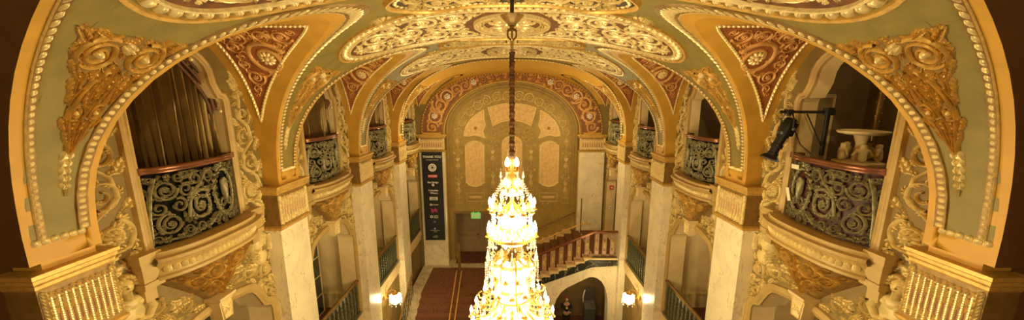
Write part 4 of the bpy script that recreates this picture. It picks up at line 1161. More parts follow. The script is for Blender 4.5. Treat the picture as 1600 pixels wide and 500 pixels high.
for y, z in ((13.6, -7.64), (11.6, -8.69), (9.6, -9.74)):
    q = MB(); q.tube([(-2.4, y, z), (-2.4, y, z - .85)], .022, 8); q.tube([(-2.51, y, z), (-2.29, y, z)], .018, 6); child(q, 'post', 'bronze', root)
# side stair climbing to the right
root = empty('side_staircase', (1.7, 14.5, FL), 'marble staircase climbing right along the end wall with red carpet', 'staircase')
NS = 12
for i in range(NS):
    x = .15 + .363 * (i - 3); z = FL + .161 * (i + 1)
    ye = 16.58 if i < NS - 1 else 15.96; xe = x + .40 if i < NS - 1 else x + .36
    s_ = MB(); s_.box(x, xe, 12.94, ye, z - .06, z); s_.box(x + .03, xe, 13.0, ye, z - .28, z - .06); st_ = child(s_, 'step', 'pale_stone', root, smooth=False)
    c_ = MB(); c_.box(x - .012, x + .36, 13.35, 15.95, z, z + .012); c_.box(x - .012, x + .03, 13.35, 15.95, z - .161, z); child(c_, 'carpet_runner', 'carpet', st_, smooth=False)
s_ = MB(); zt = lambda x: -6.67 + (x - 3.42) * .443; pf = lambda a, b, h: Vector((a, 13.0 - h, b))
lo = [(-.98, zt(-.98) - .05), (3.42, zt(3.42) - .32), (4.49, FM - .36), (4.49, FM - .05), (3.42, FM - .05), (-.90, FL + .08), (-.98, FL)]
s_.poly([lo], pf, .03); s_.sweep(lo, [(0, 0), (0, .03), (.001, .03)], pf, True); child(s_, 'stringer', 'marble_green', root, smooth=False)
s_ = MB(); s_.box(3.42, 4.49, 12.94, 13.1, FM - .08, FM + .0); s_.box(3.42, 4.49, 12.97, 13.1, FM - .14, FM - .08); child(s_, 'landing_edge', 'pale_stone', root, smooth=False)
AR = [(1.80, FH), (1.80, -9.3), (1.84, -8.85), (1.94, -8.5), (2.12, -8.2), (2.36, -7.98), (2.8, -7.74), (3.15, -7.55), (3.34, -7.47), (3.5, -7.46), (3.68, -7.52), (3.86, -7.67), (4.02, -7.92), (4.13, -8.28), (4.18, -8.7), (4.19, -9.3), (4.19, FH)]
w = MB(); w.use('marble'); top = [(-1.1, zt(-1.1) - .12), (3.42, zt(3.42) - .30), (4.62, FM - .34)]
w.poly([[(-1.1, FH)] + top + [(4.62, FH)], [(x, z if z > FH else FH + .001) for x, z in AR[::-1]]], pf)
w.grid([[pf(a, b, 0) for a, b in AR], [pf(a, b, -.4) for a, b in AR]]); w.grid([[(-1.1, 13, FH), (-1.1, 13, FL - .26)], [(-1.1, 16.6, FH), (-1.1, 16.6, FL - .26)]])
struct(w.build('wall_stair', smooth=False))
w = MB(); w.use('niche_brown'); w.grid([[(1.2, 15.8, FH), (4.9, 15.8, FH)], [(1.2, 15.8, -7.2), (4.9, 15.8, -7.2)]]); w.grid([[(4.9, 13.4, FH), (4.9, 15.8, FH)], [(4.9, 13.4, -7.2), (4.9, 15.8, -7.2)]]); w.grid([[(1.2, 13.4, FH), (1.2, 15.8, FH)], [(1.2, 13.4, -7.2), (1.2, 15.8, -7.2)]])
struct(w.build('wall_under_stair', smooth=False))
# stair balustrade of pierced panels
root = empty('stair_balustrade', (2.4, 13.15, FL), 'balustrade of ornate pink pierced panels with copper handrail beside the red stair carpet', 'balustrade')
h = MB()
hr = [Vector((-.80, 13.15, -7.42)), Vector((3.50, 13.15, -5.50)), Vector((4.49, 13.15, -5.50))]
h.grid([[p + Vector((0, o, z)) for p in hr] for o, z in ((-.06, 0), (-.065, .05), (-.03, .08), (.03, .08), (.065, .05), (.06, 0), (-.06, 0))]); child(h, 'handrail', 'copper_rail', root)
bp = [(.30 + .363 * (i - 3), FL + .161 * (i + 1)) for i in range(12)] + [(3.62 + .33 * i, FM) for i in range(3)]
for x, z in bp:
    zt_ = -5.50 if x > 3.5 else -6.93 + (x - .30) * .447
    q = MB(); q.box(x - .10, x + .10, 13.11, 13.19, z, z + .07); q.box(x - .095, x + .095, 13.125, 13.175, z + .07, zt_)
    o = child(q, 'baluster', 'baluster_pink', root, smooth=False)
    q = MB(); bp_ = lambda a, b, h: Vector((x + a, 13.125 - h, b))
    q.sweep([(-.08, z + .1), (.08, z + .1), (.08, zt_ - .04), (-.08, zt_ - .04)], [(-.01, 0), (0, .025), (.01, 0)], bp_, True)
    zm = (z + zt_) / 2
    for s in (1, -1):
        spiral(q, 0, zm + s * .2, .07, 0, s, bp_, .03, 1.2, 2, True); leaf(q, 0, zm, s * PI / 2, .16, .05, bp_, .03, lobes=3)
    child(q, 'relief', 'cream_relief', o)
def rail(pts, posts, lab, m, y, hh=.95):
    root = empty('stair_handrail', (pts[0][0], y, pts[0][1]), lab, 'handrail', None)
    q = MB(); q.tube([(a, y, b) for a, b in pts], .03, 8); child(q, 'rail', m, root)
    for a, b, l in posts: q = MB(); q.tube([(a, y, b), (a, y, b - l)], .028, 8); child(q, 'post', 'bronze', root)
    return root
rail([(.3, -6.92), (3.15, -5.66), (3.4, -5.63), (3.62, -5.63), (3.66, -5.68)], [(.9, -6.66, .93), (2.0, -6.18, .93), (3.2, -4.4, 2.15)], 'brass handrail up the middle of the side stair, ending at a tall post', 'gold', 14.5)
rail([(.5, -7.1), (3.3, -5.77)], [], 'dark wooden handrail fixed along the end wall above the side stair', 'copper_rail', 16.48)

# ------------------------------------------------------------------ under the stair: person and stand
def skin_body(name, joints, edges, root_i, m, parent=None, sub=2):
    me = bpy.data.meshes.new(name); me.from_pydata([j[0] for j in joints], edges, []); o = bpy.data.objects.new(name, me); COL.objects.link(o)
    md = o.modifiers.new('skin', 'SKIN'); md.use_smooth_shade = True
    for i, j in enumerate(joints): me.skin_vertices[0].data[i].radius = (j[1], j[2] if len(j) > 2 else j[1])
    me.skin_vertices[0].data[root_i].use_root = True
    s_ = o.modifiers.new('sub', 'SUBSURF'); s_.levels = sub; s_.render_levels = sub
    dg = bpy.context.evaluated_depsgraph_get(); m2 = bpy.data.meshes.new_from_object(o.evaluated_get(dg)); o.modifiers.clear(); o.data = m2
    m2.materials.clear(); m2.materials.append(M[m]); m2.polygons.foreach_set('use_smooth', [True] * len(m2.polygons))
    if parent: o.parent = parent
    return o
root = empty('person', (2.72, 14.8, FH), 'person with red hair in black clothes standing under the stair arch', 'person')
J = [((0, 0, .92), .15, .11), ((0, 0, 1.12), .14, .10), ((0, 0, 1.32), .17, .10), ((0, 0, 1.42), .07, .06), ((0, -.01, 1.50), .05), ((0, -.02, 1.60), .085, .10), ((0, -.02, 1.68), .06, .07),
     ((.19, 0, 1.38), .055), ((.24, .0, 1.12), .045), ((.18, -.16, .98), .036), ((.10, -.24, 1.02), .028),
     ((-.19, 0, 1.38), .055), ((-.24, 0, 1.12), .045), ((-.18, -.16, .98), .036), ((-.10, -.24, 1.02), .028),
     ((.10, 0, .80), .09), ((.11, -.01, .47), .06), ((.11, .02, .09), .042), ((.11, -.13, .04), .04), ((-.10, 0, .80), .09), ((-.11, -.01, .47), .06), ((-.11, .02, .09), .042), ((-.11, -.13, .04), .04)]
E_ = [(0, 1), (1, 2), (2, 3), (3, 4), (4, 5), (5, 6), (2, 7), (7, 8), (8, 9), (9, 10), (2, 11), (11, 12), (12, 13), (13, 14), (0, 15), (15, 16), (16, 17), (17, 18), (0, 19), (19, 20), (20, 21), (21, 22)]
skin_body('body', J, E_, 0, 'skin', root)
def grow(j, k): return [(p[0], *(r_ + k for r_ in p[1:])) for p in j]
J2 = grow([J[i] for i in (0, 1, 2, 7, 8, 9, 11, 12, 13)], .018)
skin_body('shirt', J2, [(0, 1), (1, 2), (2, 3), (3, 4), (4, 5), (2, 6), (6, 7), (7, 8)], 0, 'cloth_black', root)
J3 = grow([J[i] for i in (0, 15, 16, 17, 19, 20, 21)], .018); J3[0] = ((0, 0, .9), .16, .12)
skin_body('trousers', J3, [(0, 1), (1, 2), (2, 3), (0, 4), (4, 5), (5, 6)], 0, 'cloth_black', root)
q = MB(); q.grid([[(.105 * math.sin(u) * math.cos(v), .03 + .115 * math.sin(u) * math.sin(v) - .01, 1.62 + .13 * math.cos(u)) for v in [-.55 + (PI + 1.1) * j / 14 for j in range(15)]] for u in [.01 + 1.9 * i / 9 for i in range(10)]]); q.build('hair', 'hair_red', root)
q = MB(); q.gem((0, -.11, 1.2), .07, .09, .09, 8); q.build('yellow_bag', 'cloth_yellow', root)
q = MB()
for s in (1, -1): q.ball((s * .032, -.11, 1.63), .011, 6)
q.build('eyes', 'white_paint', root); q = MB(); q.gem((0, -.125, 1.60), .014, .04, .015); q.build('nose', 'skin', root)
for s in (1, -1):
    for k in range(4):
        q = MB(); x = s * (.10 - .03 * k / 2); z = 1.03 - .02 * k; q.tube([(x, -.24, z), (x - s * .03, -.27, z - .005), (x - s * .055, -.26, z - .015)], .009, 6); q.build('finger', 'skin', root)
    q = MB(); q.tube([(s * .12, -.22, 1.04), (s * .10, -.24, 1.07), (s * .07, -.26, 1.075)], .010, 6); q.build('thumb', 'skin', root)
root = empty('check_in_stand', (3.9, 14.9, FH), 'dark grey stand with a tilted top and white arm under the stair arch', 'stand')
q = MB(); q.box(3.62, 4.16, 14.75, 15.15, FH, FH + 1.05); q.box(3.58, 4.2, 14.71, 15.19, FH, FH + .1); child(q, 'cabinet', 'grey_metal', root, smooth=False)
q = MB(); q.beam((3.90, 14.7, FH + 1.10), (3.90, 15.15, FH + 1.32), .56, .05); child(q, 'tilted_top', 'grey_metal', root, smooth=False)
q = MB(); q.box(3.68, 4.14, 15.12, 15.2, FH + 1.1, FH + 2.0); child(q, 'back_panel', 'grey_metal', root, smooth=False)
q = MB(); q.tube([(3.60, 15.0, FH + 1.35), (3.56, 14.95, FH + 1.6), (3.6, 14.95, FH + 1.85), (3.66, 15.0, FH + 2.0)], .03, 8); child(q, 'white_arm', 'white_paint', root)

# ------------------------------------------------------------------ wall devices at the right
root = empty('fire_alarm', (5.01, 16.02, -4.28), 'small red fire alarm box on the panelled wall at the far right', 'fire alarm')
q = MB(); q.box(4.91, 5.11, 15.94, 16.02, -4.37, -4.18); child(q, 'housing', 'alarm_red', root, smooth=False); q = MB(); q.box(4.96, 5.06, 15.925, 15.94, -4.31, -4.24); child(q, 'strobe', 'white_paint', root, smooth=False)
root = empty('wall_thermostat', (5.01, 16.02, -5.35), 'small white thermostat low on the panelled wall beneath the red alarm', 'thermostat')
q = MB(); q.box(4.95, 5.07, 15.98, 16.02, -5.42, -5.28); child(q, 'housing', 'white_paint', root, smooth=False); q = MB(); q.box(4.98, 5.04, 15.97, 15.98, -5.37, -5.32); child(q, 'dial', 'grey_metal', root, smooth=False)
# ------------------------------------------------------------------ chandelier
YC = BY[0] + .06
root = empty('chandelier', (0, YC, -2.2), 'huge tiered crystal chandelier hanging on a wrapped cord down the middle of the hall', 'chandelier')
def CH(mb, name, m, parent=None, **k): return child(mb, name, m, parent or root, **k)
c0 = (0, YC, 0)
q = MB(); q.tube([(0, YC, 1.44), (0, YC, 1.16)], .028, 8); CH(q, 'rod', 'black')
q = MB(); q.lathe([(.02, 1.03), (.05, 1.03), (.055, 1.05), (.07, 1.07), (.10, 1.10), (.135, 1.14), (.155, 1.165), (.12, 1.17), (.03, 1.16)], c0, 32, lambda a: 1 + .10 * abs(math.sin(4 * a))); CH(q, 'canopy', 'dull_gold')
q = MB(); q.lathe([(.02, 1.03), (.035, 1.02), (.035, 1.0), (.02, .99)], c0, 12)
q.tube([(.062 * math.cos(t), YC, .92 + .075 * math.sin(t)) for t in [2 * PI * i / 20 for i in range(20)]], .014, 6, True); q.tube([(0, YC + .062 * math.cos(t), .92 + .075 * math.sin(t)) for t in [2 * PI * i / 20 for i in range(20)]], .014, 6, True); CH(q, 'ring', 'bronze')
q = MB(); q.tube([(.012, YC, .85), (.012, YC, .66)], .01, 6); q.tube([(-.012, YC, .85), (-.012, YC, .66)], .01, 6); q.lathe([(.02, .85), (.03, .84), (.02, .83)], c0, 8); CH(q, 'chain', 'bronze')
q = MB(); N = 90; q.tube([(.003 * math.sin(i * .9), YC + .003 * math.cos(i * .7), .68 - 1.52 * i / N) for i in range(N + 1)], lambda t: .039 + .005 * math.sin(t * 150) + .003 * math.sin(t * 67 + 1), 9); CH(q, 'cord_sleeve', 'sleeve')
R_ = random.Random(4)
def ringpts(n, r, z, ph=0.0): return [(r * math.cos(2 * PI * (i + ph) / n), YC + r * math.sin(2 * PI * (i + ph) / n), z) for i in range(n)]
def bulbs(n, r, z, rb=.03, ph=0.0):
    for p in ringpts(n, r, z, ph):
        b = MB(); b.lathe([(.001, -.02), (rb * .7, -.015), (rb, .02), (rb * .8, .05), (rb * .3, .085), (.001, .10)], p, 8); o = CH(b, 'bulb', 'bulb')
        s_ = MB(); s_.lathe([(.012, -.10), (.02, -.09), (.016, -.02)], p, 6); s_.lathe([(.005, -.11), (.05, -.095), (.045, -.085)], p, 8); child(s_, 'candle_cup', 'gold', o)
def arms(n, r0, z0, r1, z1, ph=0.0, th=.013):
    for i in range(n):
        a = 2 * PI * (i + ph) / n; dx, dy = math.cos(a), math.sin(a); P = []
        for k in range(15):
            t = k / 14; r = r0 + (r1 - r0) * t; z = z0 + (z1 - z0) * t - .28 * (r1 - r0) * math.sin(PI * t) * (1.1 - .2 * t)
            P.append((r * dx, YC + r * dy, z))
        cz = z1 + .0; rr = (r1 - r0) * .16
        P2 = [((r1 - rr + rr * (1 - .05 * k) * math.cos(-.3 - k * .55)) * dx, YC + (r1 - rr + rr * (1 - .05 * k) * math.cos(-.3 - k * .55)) * dy, cz + rr * (1 - .05 * k) * math.sin(k * .55)) for k in range(10)]
        b = MB(); b.tube(P, lambda t: th * (1.4 - .6 * t), 6); b.tube(P2, lambda t: th * (.9 - .5 * t), 5); CH(b, 'arm', 'gold')
def strand(mb, p, n, r=.013, st=.04, end=.05):
    x, y, z = p
    for i in range(n): mb.gem((x, y, z - i * st), r, st * .45, st * .45, 4)
    mb.gem((x, y, z - n * st - end * .3), r * 1.8, end * .5, end, 5)
def crystals(n, r, z, k, ph=0.0, rr=.013):
    for p in ringpts(n, r, z, ph): b = MB(); strand(b, p, k, rr); CH(b, 'crystal_strand', 'crystal', smooth=False)
def swags(n, r, z, dip, ph=0.0, r2=None, z2=None):
    P, Q = ringpts(n, r, z, ph), ringpts(n, r2 or r, z2 if z2 is not None else z, ph + (1 if r2 is None else 0))
    for p, q_ in zip(P, Q):
        b = MB()
        for k in range(10):
            t = k / 9; b.gem((p[0] + (q_[0] - p[0]) * t, p[1] + (q_[1] - p[1]) * t, p[2] + (q_[2] - p[2]) * t - dip * 4 * t * (1 - t)), .012, .016, .016, 4)
        CH(b, 'crystal_swag', 'crystal', smooth=False)
def finials(n, r, z, s=1.0, ph=0.0):
    for p in ringpts(n, r, z, ph):
        b = MB(); b.gem((p[0], p[1], z + .05 * s), .028 * s, .13 * s, .05 * s, 6); b.ball((p[0], p[1], z + .19 * s), .010 * s, 6); b.tube([(p[0], p[1], z), (p[0], p[1], z - .07)], .008, 5); CH(b, 'spire', 'lit_spire', smooth=False)
mat('lit_spire', (.96, .9, .78), .12, 0, var=.02, trans=.25)
def band(prof, name, m, n=24, wob=None): b = MB(); b.lathe(prof, c0, n, wob); return CH(b, name, m)
band([(.015, -.84), (.03, -.86), (.05, -.93), (.03, -.98), (.02, -1.05), (.06, -1.12), (.07, -1.2), (.03, -1.26), (.03, -1.5), (.09, -1.58), (.11, -1.7), (.05, -1.8), (.05, -1.95)], 'stem', 'gold', 16)
bulbs(4, .10, -.93, .036, .5); arms(4, .03, -1.05, .10, -1.03, .5, .008)
finials(6, .17, -1.16, .8); arms(6, .03, -1.3, .17, -1.2, 0, .009); crystals(12, .17, -1.22, 4); bulbs(5, .11, -1.24, .03, .3); swags(12, .17, -1.2, -.0, 0, .33, -1.52)
band([(.05, -1.30), (.14, -1.34), (.16, -1.38), (.05, -1.42)], 'glass_dish', 'lit_glass', 20)
arms(12, .05, -1.55, .34, -1.56); bulbs(12, .34, -1.54, .026); crystals(18, .31, -1.62, 6, .5); swags(12, .34, -1.62, .06)
band([(.10, -1.72), (.2, -1.78), (.22, -1.84), (.12, -1.9)], 'glass_dish', 'lit_glass', 20)
arms(14, .10, -1.95, .36, -1.98); bulbs(14, .37, -1.95, .027, .5); bulbs(7, .2, -1.84, .03)
band([(.36, -2.02), (.34, -2.05), (.30, -2.10), (.22, -2.16), (.10, -2.2), (.03, -2.22), (.02, -2.2)], 'crystal_bowl', 'lit_glass', 28, lambda a: 1 + .02 * math.cos(14 * a))
band([(.385, -2.0), (.395, -2.02), (.385, -2.05), (.36, -2.03)], 'bowl_ring', 'gold', 36); crystals(22, .36, -2.04, 2)
band([(.02, -2.2), (.06, -2.26), (.09, -2.34), (.07, -2.42), (.12, -2.5), (.16, -2.54)], 'stem', 'bronze', 16)
bulbs(2, .14, -2.22, .024, .25)
# lower body
arms(6, .08, -2.40, .40, -2.46, .5, .016); finials(6, .42, -2.40, 1.25, .5); crystals(18, .42, -2.50, 8, .25, .015); crystals(12, .36, -2.46, 6, .1, .013); swags(12, .42, -2.48, .10, .5)
finials(6, .30, -2.32, 1.1, 0)
for i in range(8):
    a = 2 * PI * (i + .25) / 8; dx, dy = math.cos(a), math.sin(a)
    b = MB(); b.tube([(r * dx, YC + r * dy, z) for r, z in ((.10, -2.42), (.2, -2.36), (.28, -2.42), (.31, -2.6), (.30, -2.8), (.34, -2.98), (.44, -3.08), (.52, -3.06), (.54, -2.98), (.49, -2.95))], lambda t: .017 * (1.2 - .5 * t), 6); CH(b, 'scroll_bracket', 'gold')
band([(.10, -2.46), (.2, -2.5), (.235, -2.6), (.24, -2.74), (.2, -2.84), (.22, -2.9), (.27, -2.96), (.28, -3.05), (.26, -3.12)], 'glass_body', 'lit_glass', 32, lambda a: 1 + .03 * abs(math.cos(8 * a)))
band([(.26, -2.47), (.275, -2.48), (.27, -2.52), (.24, -2.52)], 'body_ring', 'gold', 32, lambda a: 1 + .04 * math.cos(12 * a)); band([(.27, -2.88), (.285, -2.89), (.28, -2.93), (.25, -2.93)], 'body_ring', 'gold', 32)
bulbs(10, .31, -2.62, .032); bulbs(10, .34, -2.86, .032, .5)
crystals(30, .28, -3.08, 11, 0, .016); bulbs(8, .18, -3.2, .04)
band([(.30, -3.05), (.31, -3.06), (.30, -3.09)], 'body_ring', 'gold', 32)
arms(16, .25, -3.30, .66, -3.40, 0, .016); bulbs(16, .66, -3.36, .026); crystals(32, .62, -3.44, 7, .5, .016); swags(16, .66, -3.42, .12)
arms(8, .25, -3.05, .48, -3.12, .5, .014); bulbs(8, .48, -3.08, .024, .5); crystals(16, .47, -3.16, 5, .25); finials(8, .56, -3.24, 1.2, .25)
band([(.25, -3.55), (.5, -3.62), (.55, -3.75), (.4, -3.95), (.2, -4.1), (.03, -4.2)], 'crystal_bowl', 'lit_glass', 28); band([(.03, -2.5), (.03, -3.6)], 'stem', 'gold', 10)
arms(12, .3, -3.85, .76, -3.95, .5, .016); bulbs(12, .76, -3.9, .042, .5)

# ------------------------------------------------------------------ wall lanterns
SY = BY[2] - .32
root = empty('wall_sconce', (WX, SY, -7.2), 'lit glass wall lantern low on the right wall under the third balustrade', 'wall lamp', 'lit wall lanterns')
q = MB(); pm_ = lambda a, b, h: Vector((WX - h, SY + a, b)); q.sweep(arcp(0, -7.15, .13, .22, 0, 2 * PI, 20)[:-1], [(0, 0), (0, .03), (.02, .03)], pm_, True); q.poly([arcp(0, -7.15, .13, .22, 0, 2 * PI, 20)[:-1]], pm_, .03)
for s in (1, -1): spiral(q, s * .08, -7.0, .08, 0, s, pm_, .05, 1.3, 4)
leaf(q, 0, -7.05, PI / 2, .3, .08, pm_, .06, lobes=4); child(q, 'backplate', 'gold', root)
X = WX - .40
q = MB(); q.tube([(WX - .02, SY, -7.15), (WX - .12, SY, -7.02), (WX - .28, SY, -6.93), (X, SY, -6.98), (X, SY, -7.05)], .02, 8); q.tube([(WX - .02, SY, -7.2), (WX - .1, SY, -7.3), (WX - .2, SY, -7.22), (WX - .16, SY, -7.15)], .013, 6); child(q, 'arm', 'gold', root)
q = MB(); q.lathe([(.02, -7.02), (.06, -7.05), (.12, -7.07), (.13, -7.09), (.1, -7.1)], (X, SY, 0), 16); q.lathe([(.09, -7.49), (.10, -7.51), (.05, -7.55), (.02, -7.60), (.001, -7.63)], (X, SY, 0), 16)
for i in range(8):
    a = 2 * PI * i / 8; q.tube([(X + r * math.cos(a), SY + r * math.sin(a), z) for r, z in ((.13, -7.09), (.22, -7.18), (.24, -7.3), (.19, -7.43), (.10, -7.5))], .008, 5)
child(q, 'lantern_frame', 'gold', root)
q = MB(); q.lathe([(.12, -7.09), (.20, -7.17), (.22, -7.28), (.18, -7.41), (.09, -7.5)], (X, SY, 0), 24); child(q, 'globe', 'sconce_glass', root)
for i in range(8):
    a = 2 * PI * (i + .5) / 8; b = MB(); strand(b, (X + .22 * math.cos(a), SY + .22 * math.sin(a), -7.36), 3, .014); child(b, 'crystal_strand', 'crystal', root, smooth=False)
inst(root, 0, True, 'lit glass wall lantern low on the left wall under the third balustrade')

# ------------------------------------------------------------------ stage light clamped on the right balcony
# positions from the balcony rail at bay one
LY = BY[0] + .55
root = empty('stage_light', (4.45, LY + .25, -.85), 'black theatre spotlight hanging from a bracket on the nearest right balcony', 'stage light')
q = MB(); q.beam((4.98, LY - .10, -.86), (4.98, LY - .10, -.12), .045, .045, Vector((1, 0, 0))); q.box(4.93, 5.03, LY - .15, LY - .05, -.22, -.10); child(q, 'bracket_post', 'black', root, smooth=False)
q = MB(); q.tube([(5.02, LY - .12, -.17), (4.36, LY + .08, -.17)], .022, 8); q.box(4.92, 5.04, LY - .16, LY - .06, -.21, -.13); q.box(4.44, 4.52, LY + .0, LY + .1, -.21, -.13); child(q, 'cross_bar', 'black', root)
q = MB(); q.tube([(4.98, LY - .1, -.75), (4.72, LY - .02, -.2)], .010, 6); child(q, 'brace', 'black', root)
L0 = Vector((4.50, LY + .06, -.42)); dv = Vector((-.36, .02, -.93)).normalized(); r1 = dv.cross(Vector((0, 1, 0))).normalized(); r2 = dv.cross(r1)
def LM(r, t, n=16): return [L0 + dv * t + r1 * (r * math.cos(2 * PI * j / n)) + r2 * (r * math.sin(2 * PI * j / n)) for j in range(n)]
q = MB(); q.grid([LM(r, t) for r, t in ((.01, -.16), (.07, -.15), (.085, -.10), (.095, -.02), (.10, .10), (.085, .14), (.085, .17))], closed_u=True)
for k in range(4): q.grid([LM(r, -.12 + .04 * k) for r, o in ((.09, 0), (.105, 0), (.09, 0))], closed_u=True)
q.beam(L0 + dv * -.1 + r1 * .09, L0 + dv * .12 + r1 * .09, .10, .06); child(q, 'lamp_housing', 'black', root, smooth=False)
q = MB(); q.grid([LM(r, t) for r, t in ((.07, .15), (.07, .30), (.085, .31), (.085, .36), (.065, .37), (.065, .45), (.08, .46), (.08, .50))], closed_u=True); child(q, 'lens_barrel', 'black', root)
q = MB(); q.grid([LM(r, .47) for r in (.07, .001)], closed_u=True); child(q, 'lens', 'glass_dark', root)
for j in range(4):
    a = PI / 4 + PI / 2 * j; d_ = r1 * math.cos(a) + r2 * math.sin(a); e_ = dv.cross(d_); b = MB(); p = L0 + dv * .50 + d_ * .085
    b.grid([[p - e_ * .08, p + e_ * .08], [p + dv * .07 + d_ * .05 - e_ * .11, p + dv * .07 + d_ * .05 + e_ * .11]]); b.grid([[p - e_ * .08 + d_ * .004, p + e_ * .08 + d_ * .004], [p + dv * .07 + d_ * .054 - e_ * .11, p + dv * .07 + d_ * .054 + e_ * .11]]); child(b, 'barn_door', 'black', root, smooth=False)
q = MB(); Y_ = L0 + dv * .02
q.tube([Y_ + r2 * .125, Y_ + r2 * .125 + Vector((0, 0, .15)), L0 + Vector((0, 0, .24)) + r2 * .06, L0 + Vector((0, 0, .24)) - r2 * .06, Y_ - r2 * .125 + Vector((0, 0, .15)), Y_ - r2 * .125], .012, 6); q.tube([L0 + Vector((0, 0, .18)), L0 + Vector((0, 0, .26))], .03, 8); child(q, 'yoke', 'black', root)
for s in (1, -1): q = MB(); q.ball(tuple(Y_ + r2 * .14 * s), .028, 8); child(q, 'yoke_knob', 'grey_metal', root)
q = MB(); q.tube([L0 + dv * -.15, L0 + Vector((.08, .05, .08)), (4.62, LY + .12, -.35), (4.75, LY + .05, -.7), (4.9, LY, -.85)], .007, 5); child(q, 'power_cable', 'black', root)

# urn with cherubs, column and inner room of the nearest right balcony
UY = BY[0] + .28; UX = WX + .62
root = empty('cherub_urn', (UX, UY, -1.0), 'pale urn-shaped basin carried by small cherubs behind the nearest right balcony rail', 'urn')
c_ = (UX, UY, 0)
q = MB(); q.lathe([(.08, -.52), (.20, -.51), (.28, -.49), (.30, -.47), (.30, -.45), (.25, -.44), (.20, -.50), (.05, -.52)], c_, 28); child(q, 'bowl', 'pale_stone', root)
q = MB(); q.lathe([(.24, -1.94), (.24, -1.7), (.20, -1.66), (.17, -1.2), (.24, -1.02), (.30, -.98), (.30, -.93), (.08, -.90), (.06, -.65), (.10, -.5)], c_, 24); child(q, 'pedestal', 'pale_stone', root)
for i in range(5):
    a = 2 * PI * i / 5 + PI * .1; x, y = UX + .20 * math.cos(a), UY + .20 * math.sin(a); dx, dy = math.cos(a), math.sin(a)
    o = skin_body('cherub', [((x, y, -.84), .058), ((x, y, -.76), .055), ((x, y, -.70), .032), ((x, y, -.63), .062), ((x - dy * .07, y + dx * .07, -.74), .026), ((x - dy * .11, y + dx * .11, -.83), .02), ((x + dy * .07, y - dx * .07, -.74), .026), ((x + dy * .11, y - dx * .11, -.83), .02), ((x - dy * .03 + dx * .02, y + dx * .03 + dy * .02, -.90), .034), ((x + dy * .03 + dx * .02, y - dx * .03 + dy * .02, -.90), .034)],
                 [(0, 1), (1, 2), (2, 3), (1, 4), (4, 5), (1, 6), (6, 7), (0, 8), (0, 9)], 0, 'pale_stone', None, 1)
    o.data.transform(Matrix.Translation(-root.location)); o.parent = root
root = empty('niche_column', (WX + .95, BY[0] + .42, -1.95), 'slender spotted bronze column behind the nearest right balcony, rising above the urn', 'column')
q = MB(); q.tube([(WX + .95, BY[0] + .42, -1.95), (WX + .95, BY[0] + .42, .75)], lambda t: .045 - .006 * t, 12); child(q, 'shaft', 'bronze', root)
q = MB(); q.lathe([(.045, .72), (.08, .76), (.085, .82), (.06, .85)], (WX + .95, BY[0] + .42, 0), 12); child(q, 'capital', 'dull_gold', root)
q = MB()
for k in range(60):
    a = k * 2.4; q.ball((WX + .95 + .042 * math.cos(a), BY[0] + .42 + .042 * math.sin(a), -1.9 + k * .044), .010, 5)
child(q, 'studs', 'gold', root)
# pale inner door frame on the far side of that room, and its arched head
root = empty('niche_door_frame', (WX + .8, BY[0] + 1.45, -1.95), 'pale framed brown panel inside the nearest right balcony room', 'door frame')
dm = lambda a, b, h: Vector((WX + a, BY[0] + 1.49 - h, b))
q = MB(); q.grid([[dm(.50, -1.95, .01), dm(1.25, -1.95, .01)], [dm(.50, .1, .01), dm(1.25, .1, .01)]]); child(q, 'panel', 'door_tan', root)
q = MB(); q.sweep([(.50, -1.95), (.50, .1), (1.25, .1), (1.25, -1.95)], [(-.05, 0), (-.04, .04), (0, .05), (.03, .0)], dm); child(q, 'moulding', 'pale_stone', root, smooth=False)
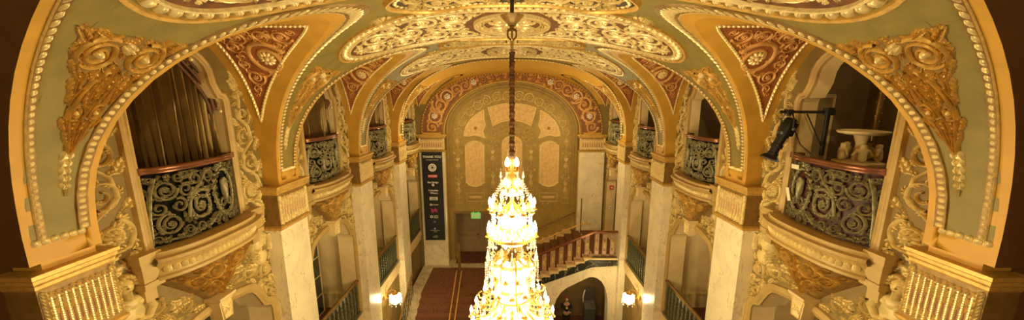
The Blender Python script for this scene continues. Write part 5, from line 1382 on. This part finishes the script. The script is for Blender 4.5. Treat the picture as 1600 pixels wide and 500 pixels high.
# paper tags on the right grille
def ptag(y, z, w_, h_, ang, lab):
    g = MB(); X_ = WX - bow(y) - .035; c__, s__ = math.cos(ang), math.sin(ang)
    P = [(u * w_ * c__ - v * h_ * s__, u * w_ * s__ + v * h_ * c__) for u, v in ((-1, -1), (1, -1), (1, 1), (-1, 1))]
    for k in (0, .006): g.grid([[(X_ - k, BY[0] + y + P[0][0], z + P[0][1]), (X_ - k, BY[0] + y + P[1][0], z + P[1][1])], [(X_ - k, BY[0] + y + P[3][0], z + P[3][1]), (X_ - k, BY[0] + y + P[2][0], z + P[2][1])]])
    alone(g, 'paper_tag', 'paper', (X_, BY[0] + y, z), lab, 'tag', 'paper tags on the nearest right balcony', smooth=False)
ptag(.42, -1.04, .07, .035, 0, 'cream paper tag tied just under the handrail of the nearest right balcony')
ptag(.50, -1.52, .03, .11, -.35, 'tilted cream paper tag stuck low on the nearest right balcony grille')
# ------------------------------------------------------------------ camera, light, view
cam = bpy.data.cameras.new('camera'); co = bpy.data.objects.new('camera', cam); COL.objects.link(co); sc.camera = co
cam.sensor_width = 36; cam.lens = 36 * 512 / 1600; cam.clip_start = .02
co.rotation_euler = (PI / 2 - math.atan(92 / 512), 0, 0)
def lamp(name, loc, e, r=.06, col=(1.0, .80, .50)):
    l = bpy.data.lights.new(name, 'POINT'); l.energy = e; l.shadow_soft_size = r; l.color = col
    o = bpy.data.objects.new(name, l); COL.objects.link(o); o.location = loc; return o
w = bpy.data.worlds.new('world'); sc.world = w; w.use_nodes = True
w.node_tree.nodes['Background'].inputs[0].default_value = (1, .74, .40, 1); w.node_tree.nodes['Background'].inputs[1].default_value = .06
YC = BY[0] + .06
W_ = (1.0, .82, .43)
for i in range(4):
    a = 2 * PI * (i + .5) / 4
    lamp('chandelier_light', (.5 * math.cos(a), YC + .5 * math.sin(a), -1.75), 42, .05, W_)
for i in range(4):
    a = 2 * PI * i / 4
    lamp('chandelier_light', (1.0 * math.cos(a), YC + 1.0 * math.sin(a), -3.6), 75, .06, W_)
for s in (-1, 1):
    lamp('sconce_light', (s * 4.05, BY[2] - .32, -7.3), 40, .12, W_)
    lamp('end_fill_light', (s * 2.6, 13.3, -1.2), 85, .12, W_)  # unseen fill added to brighten the end wall, no fitting there
lamp('stair_arch_light', (3.2, 14.5, -8.0), 16, .1, W_)
for s in (-1, 1): 
    for k in range(4): lamp('mezzanine_light', (s * (WX + .95), BY[k] + .5, -3.7), 5, .1, W_)
for k in range(3): lamp('niche_light', (WX + 1.1, BY[k] - .5, .75), 9, .08, W_)
lamp('rear_fill_light', (0, -2.2, .3), 250, .12, W_)  # unseen fill added behind the eye, raking the rib relief; no chandelier built
sc.view_settings.view_transform = 'Standard'; sc.view_settings.look = 'None'; sc.view_settings.gamma = 1
sc.view_settings.use_curve_mapping = False; sc.view_settings.exposure = .75
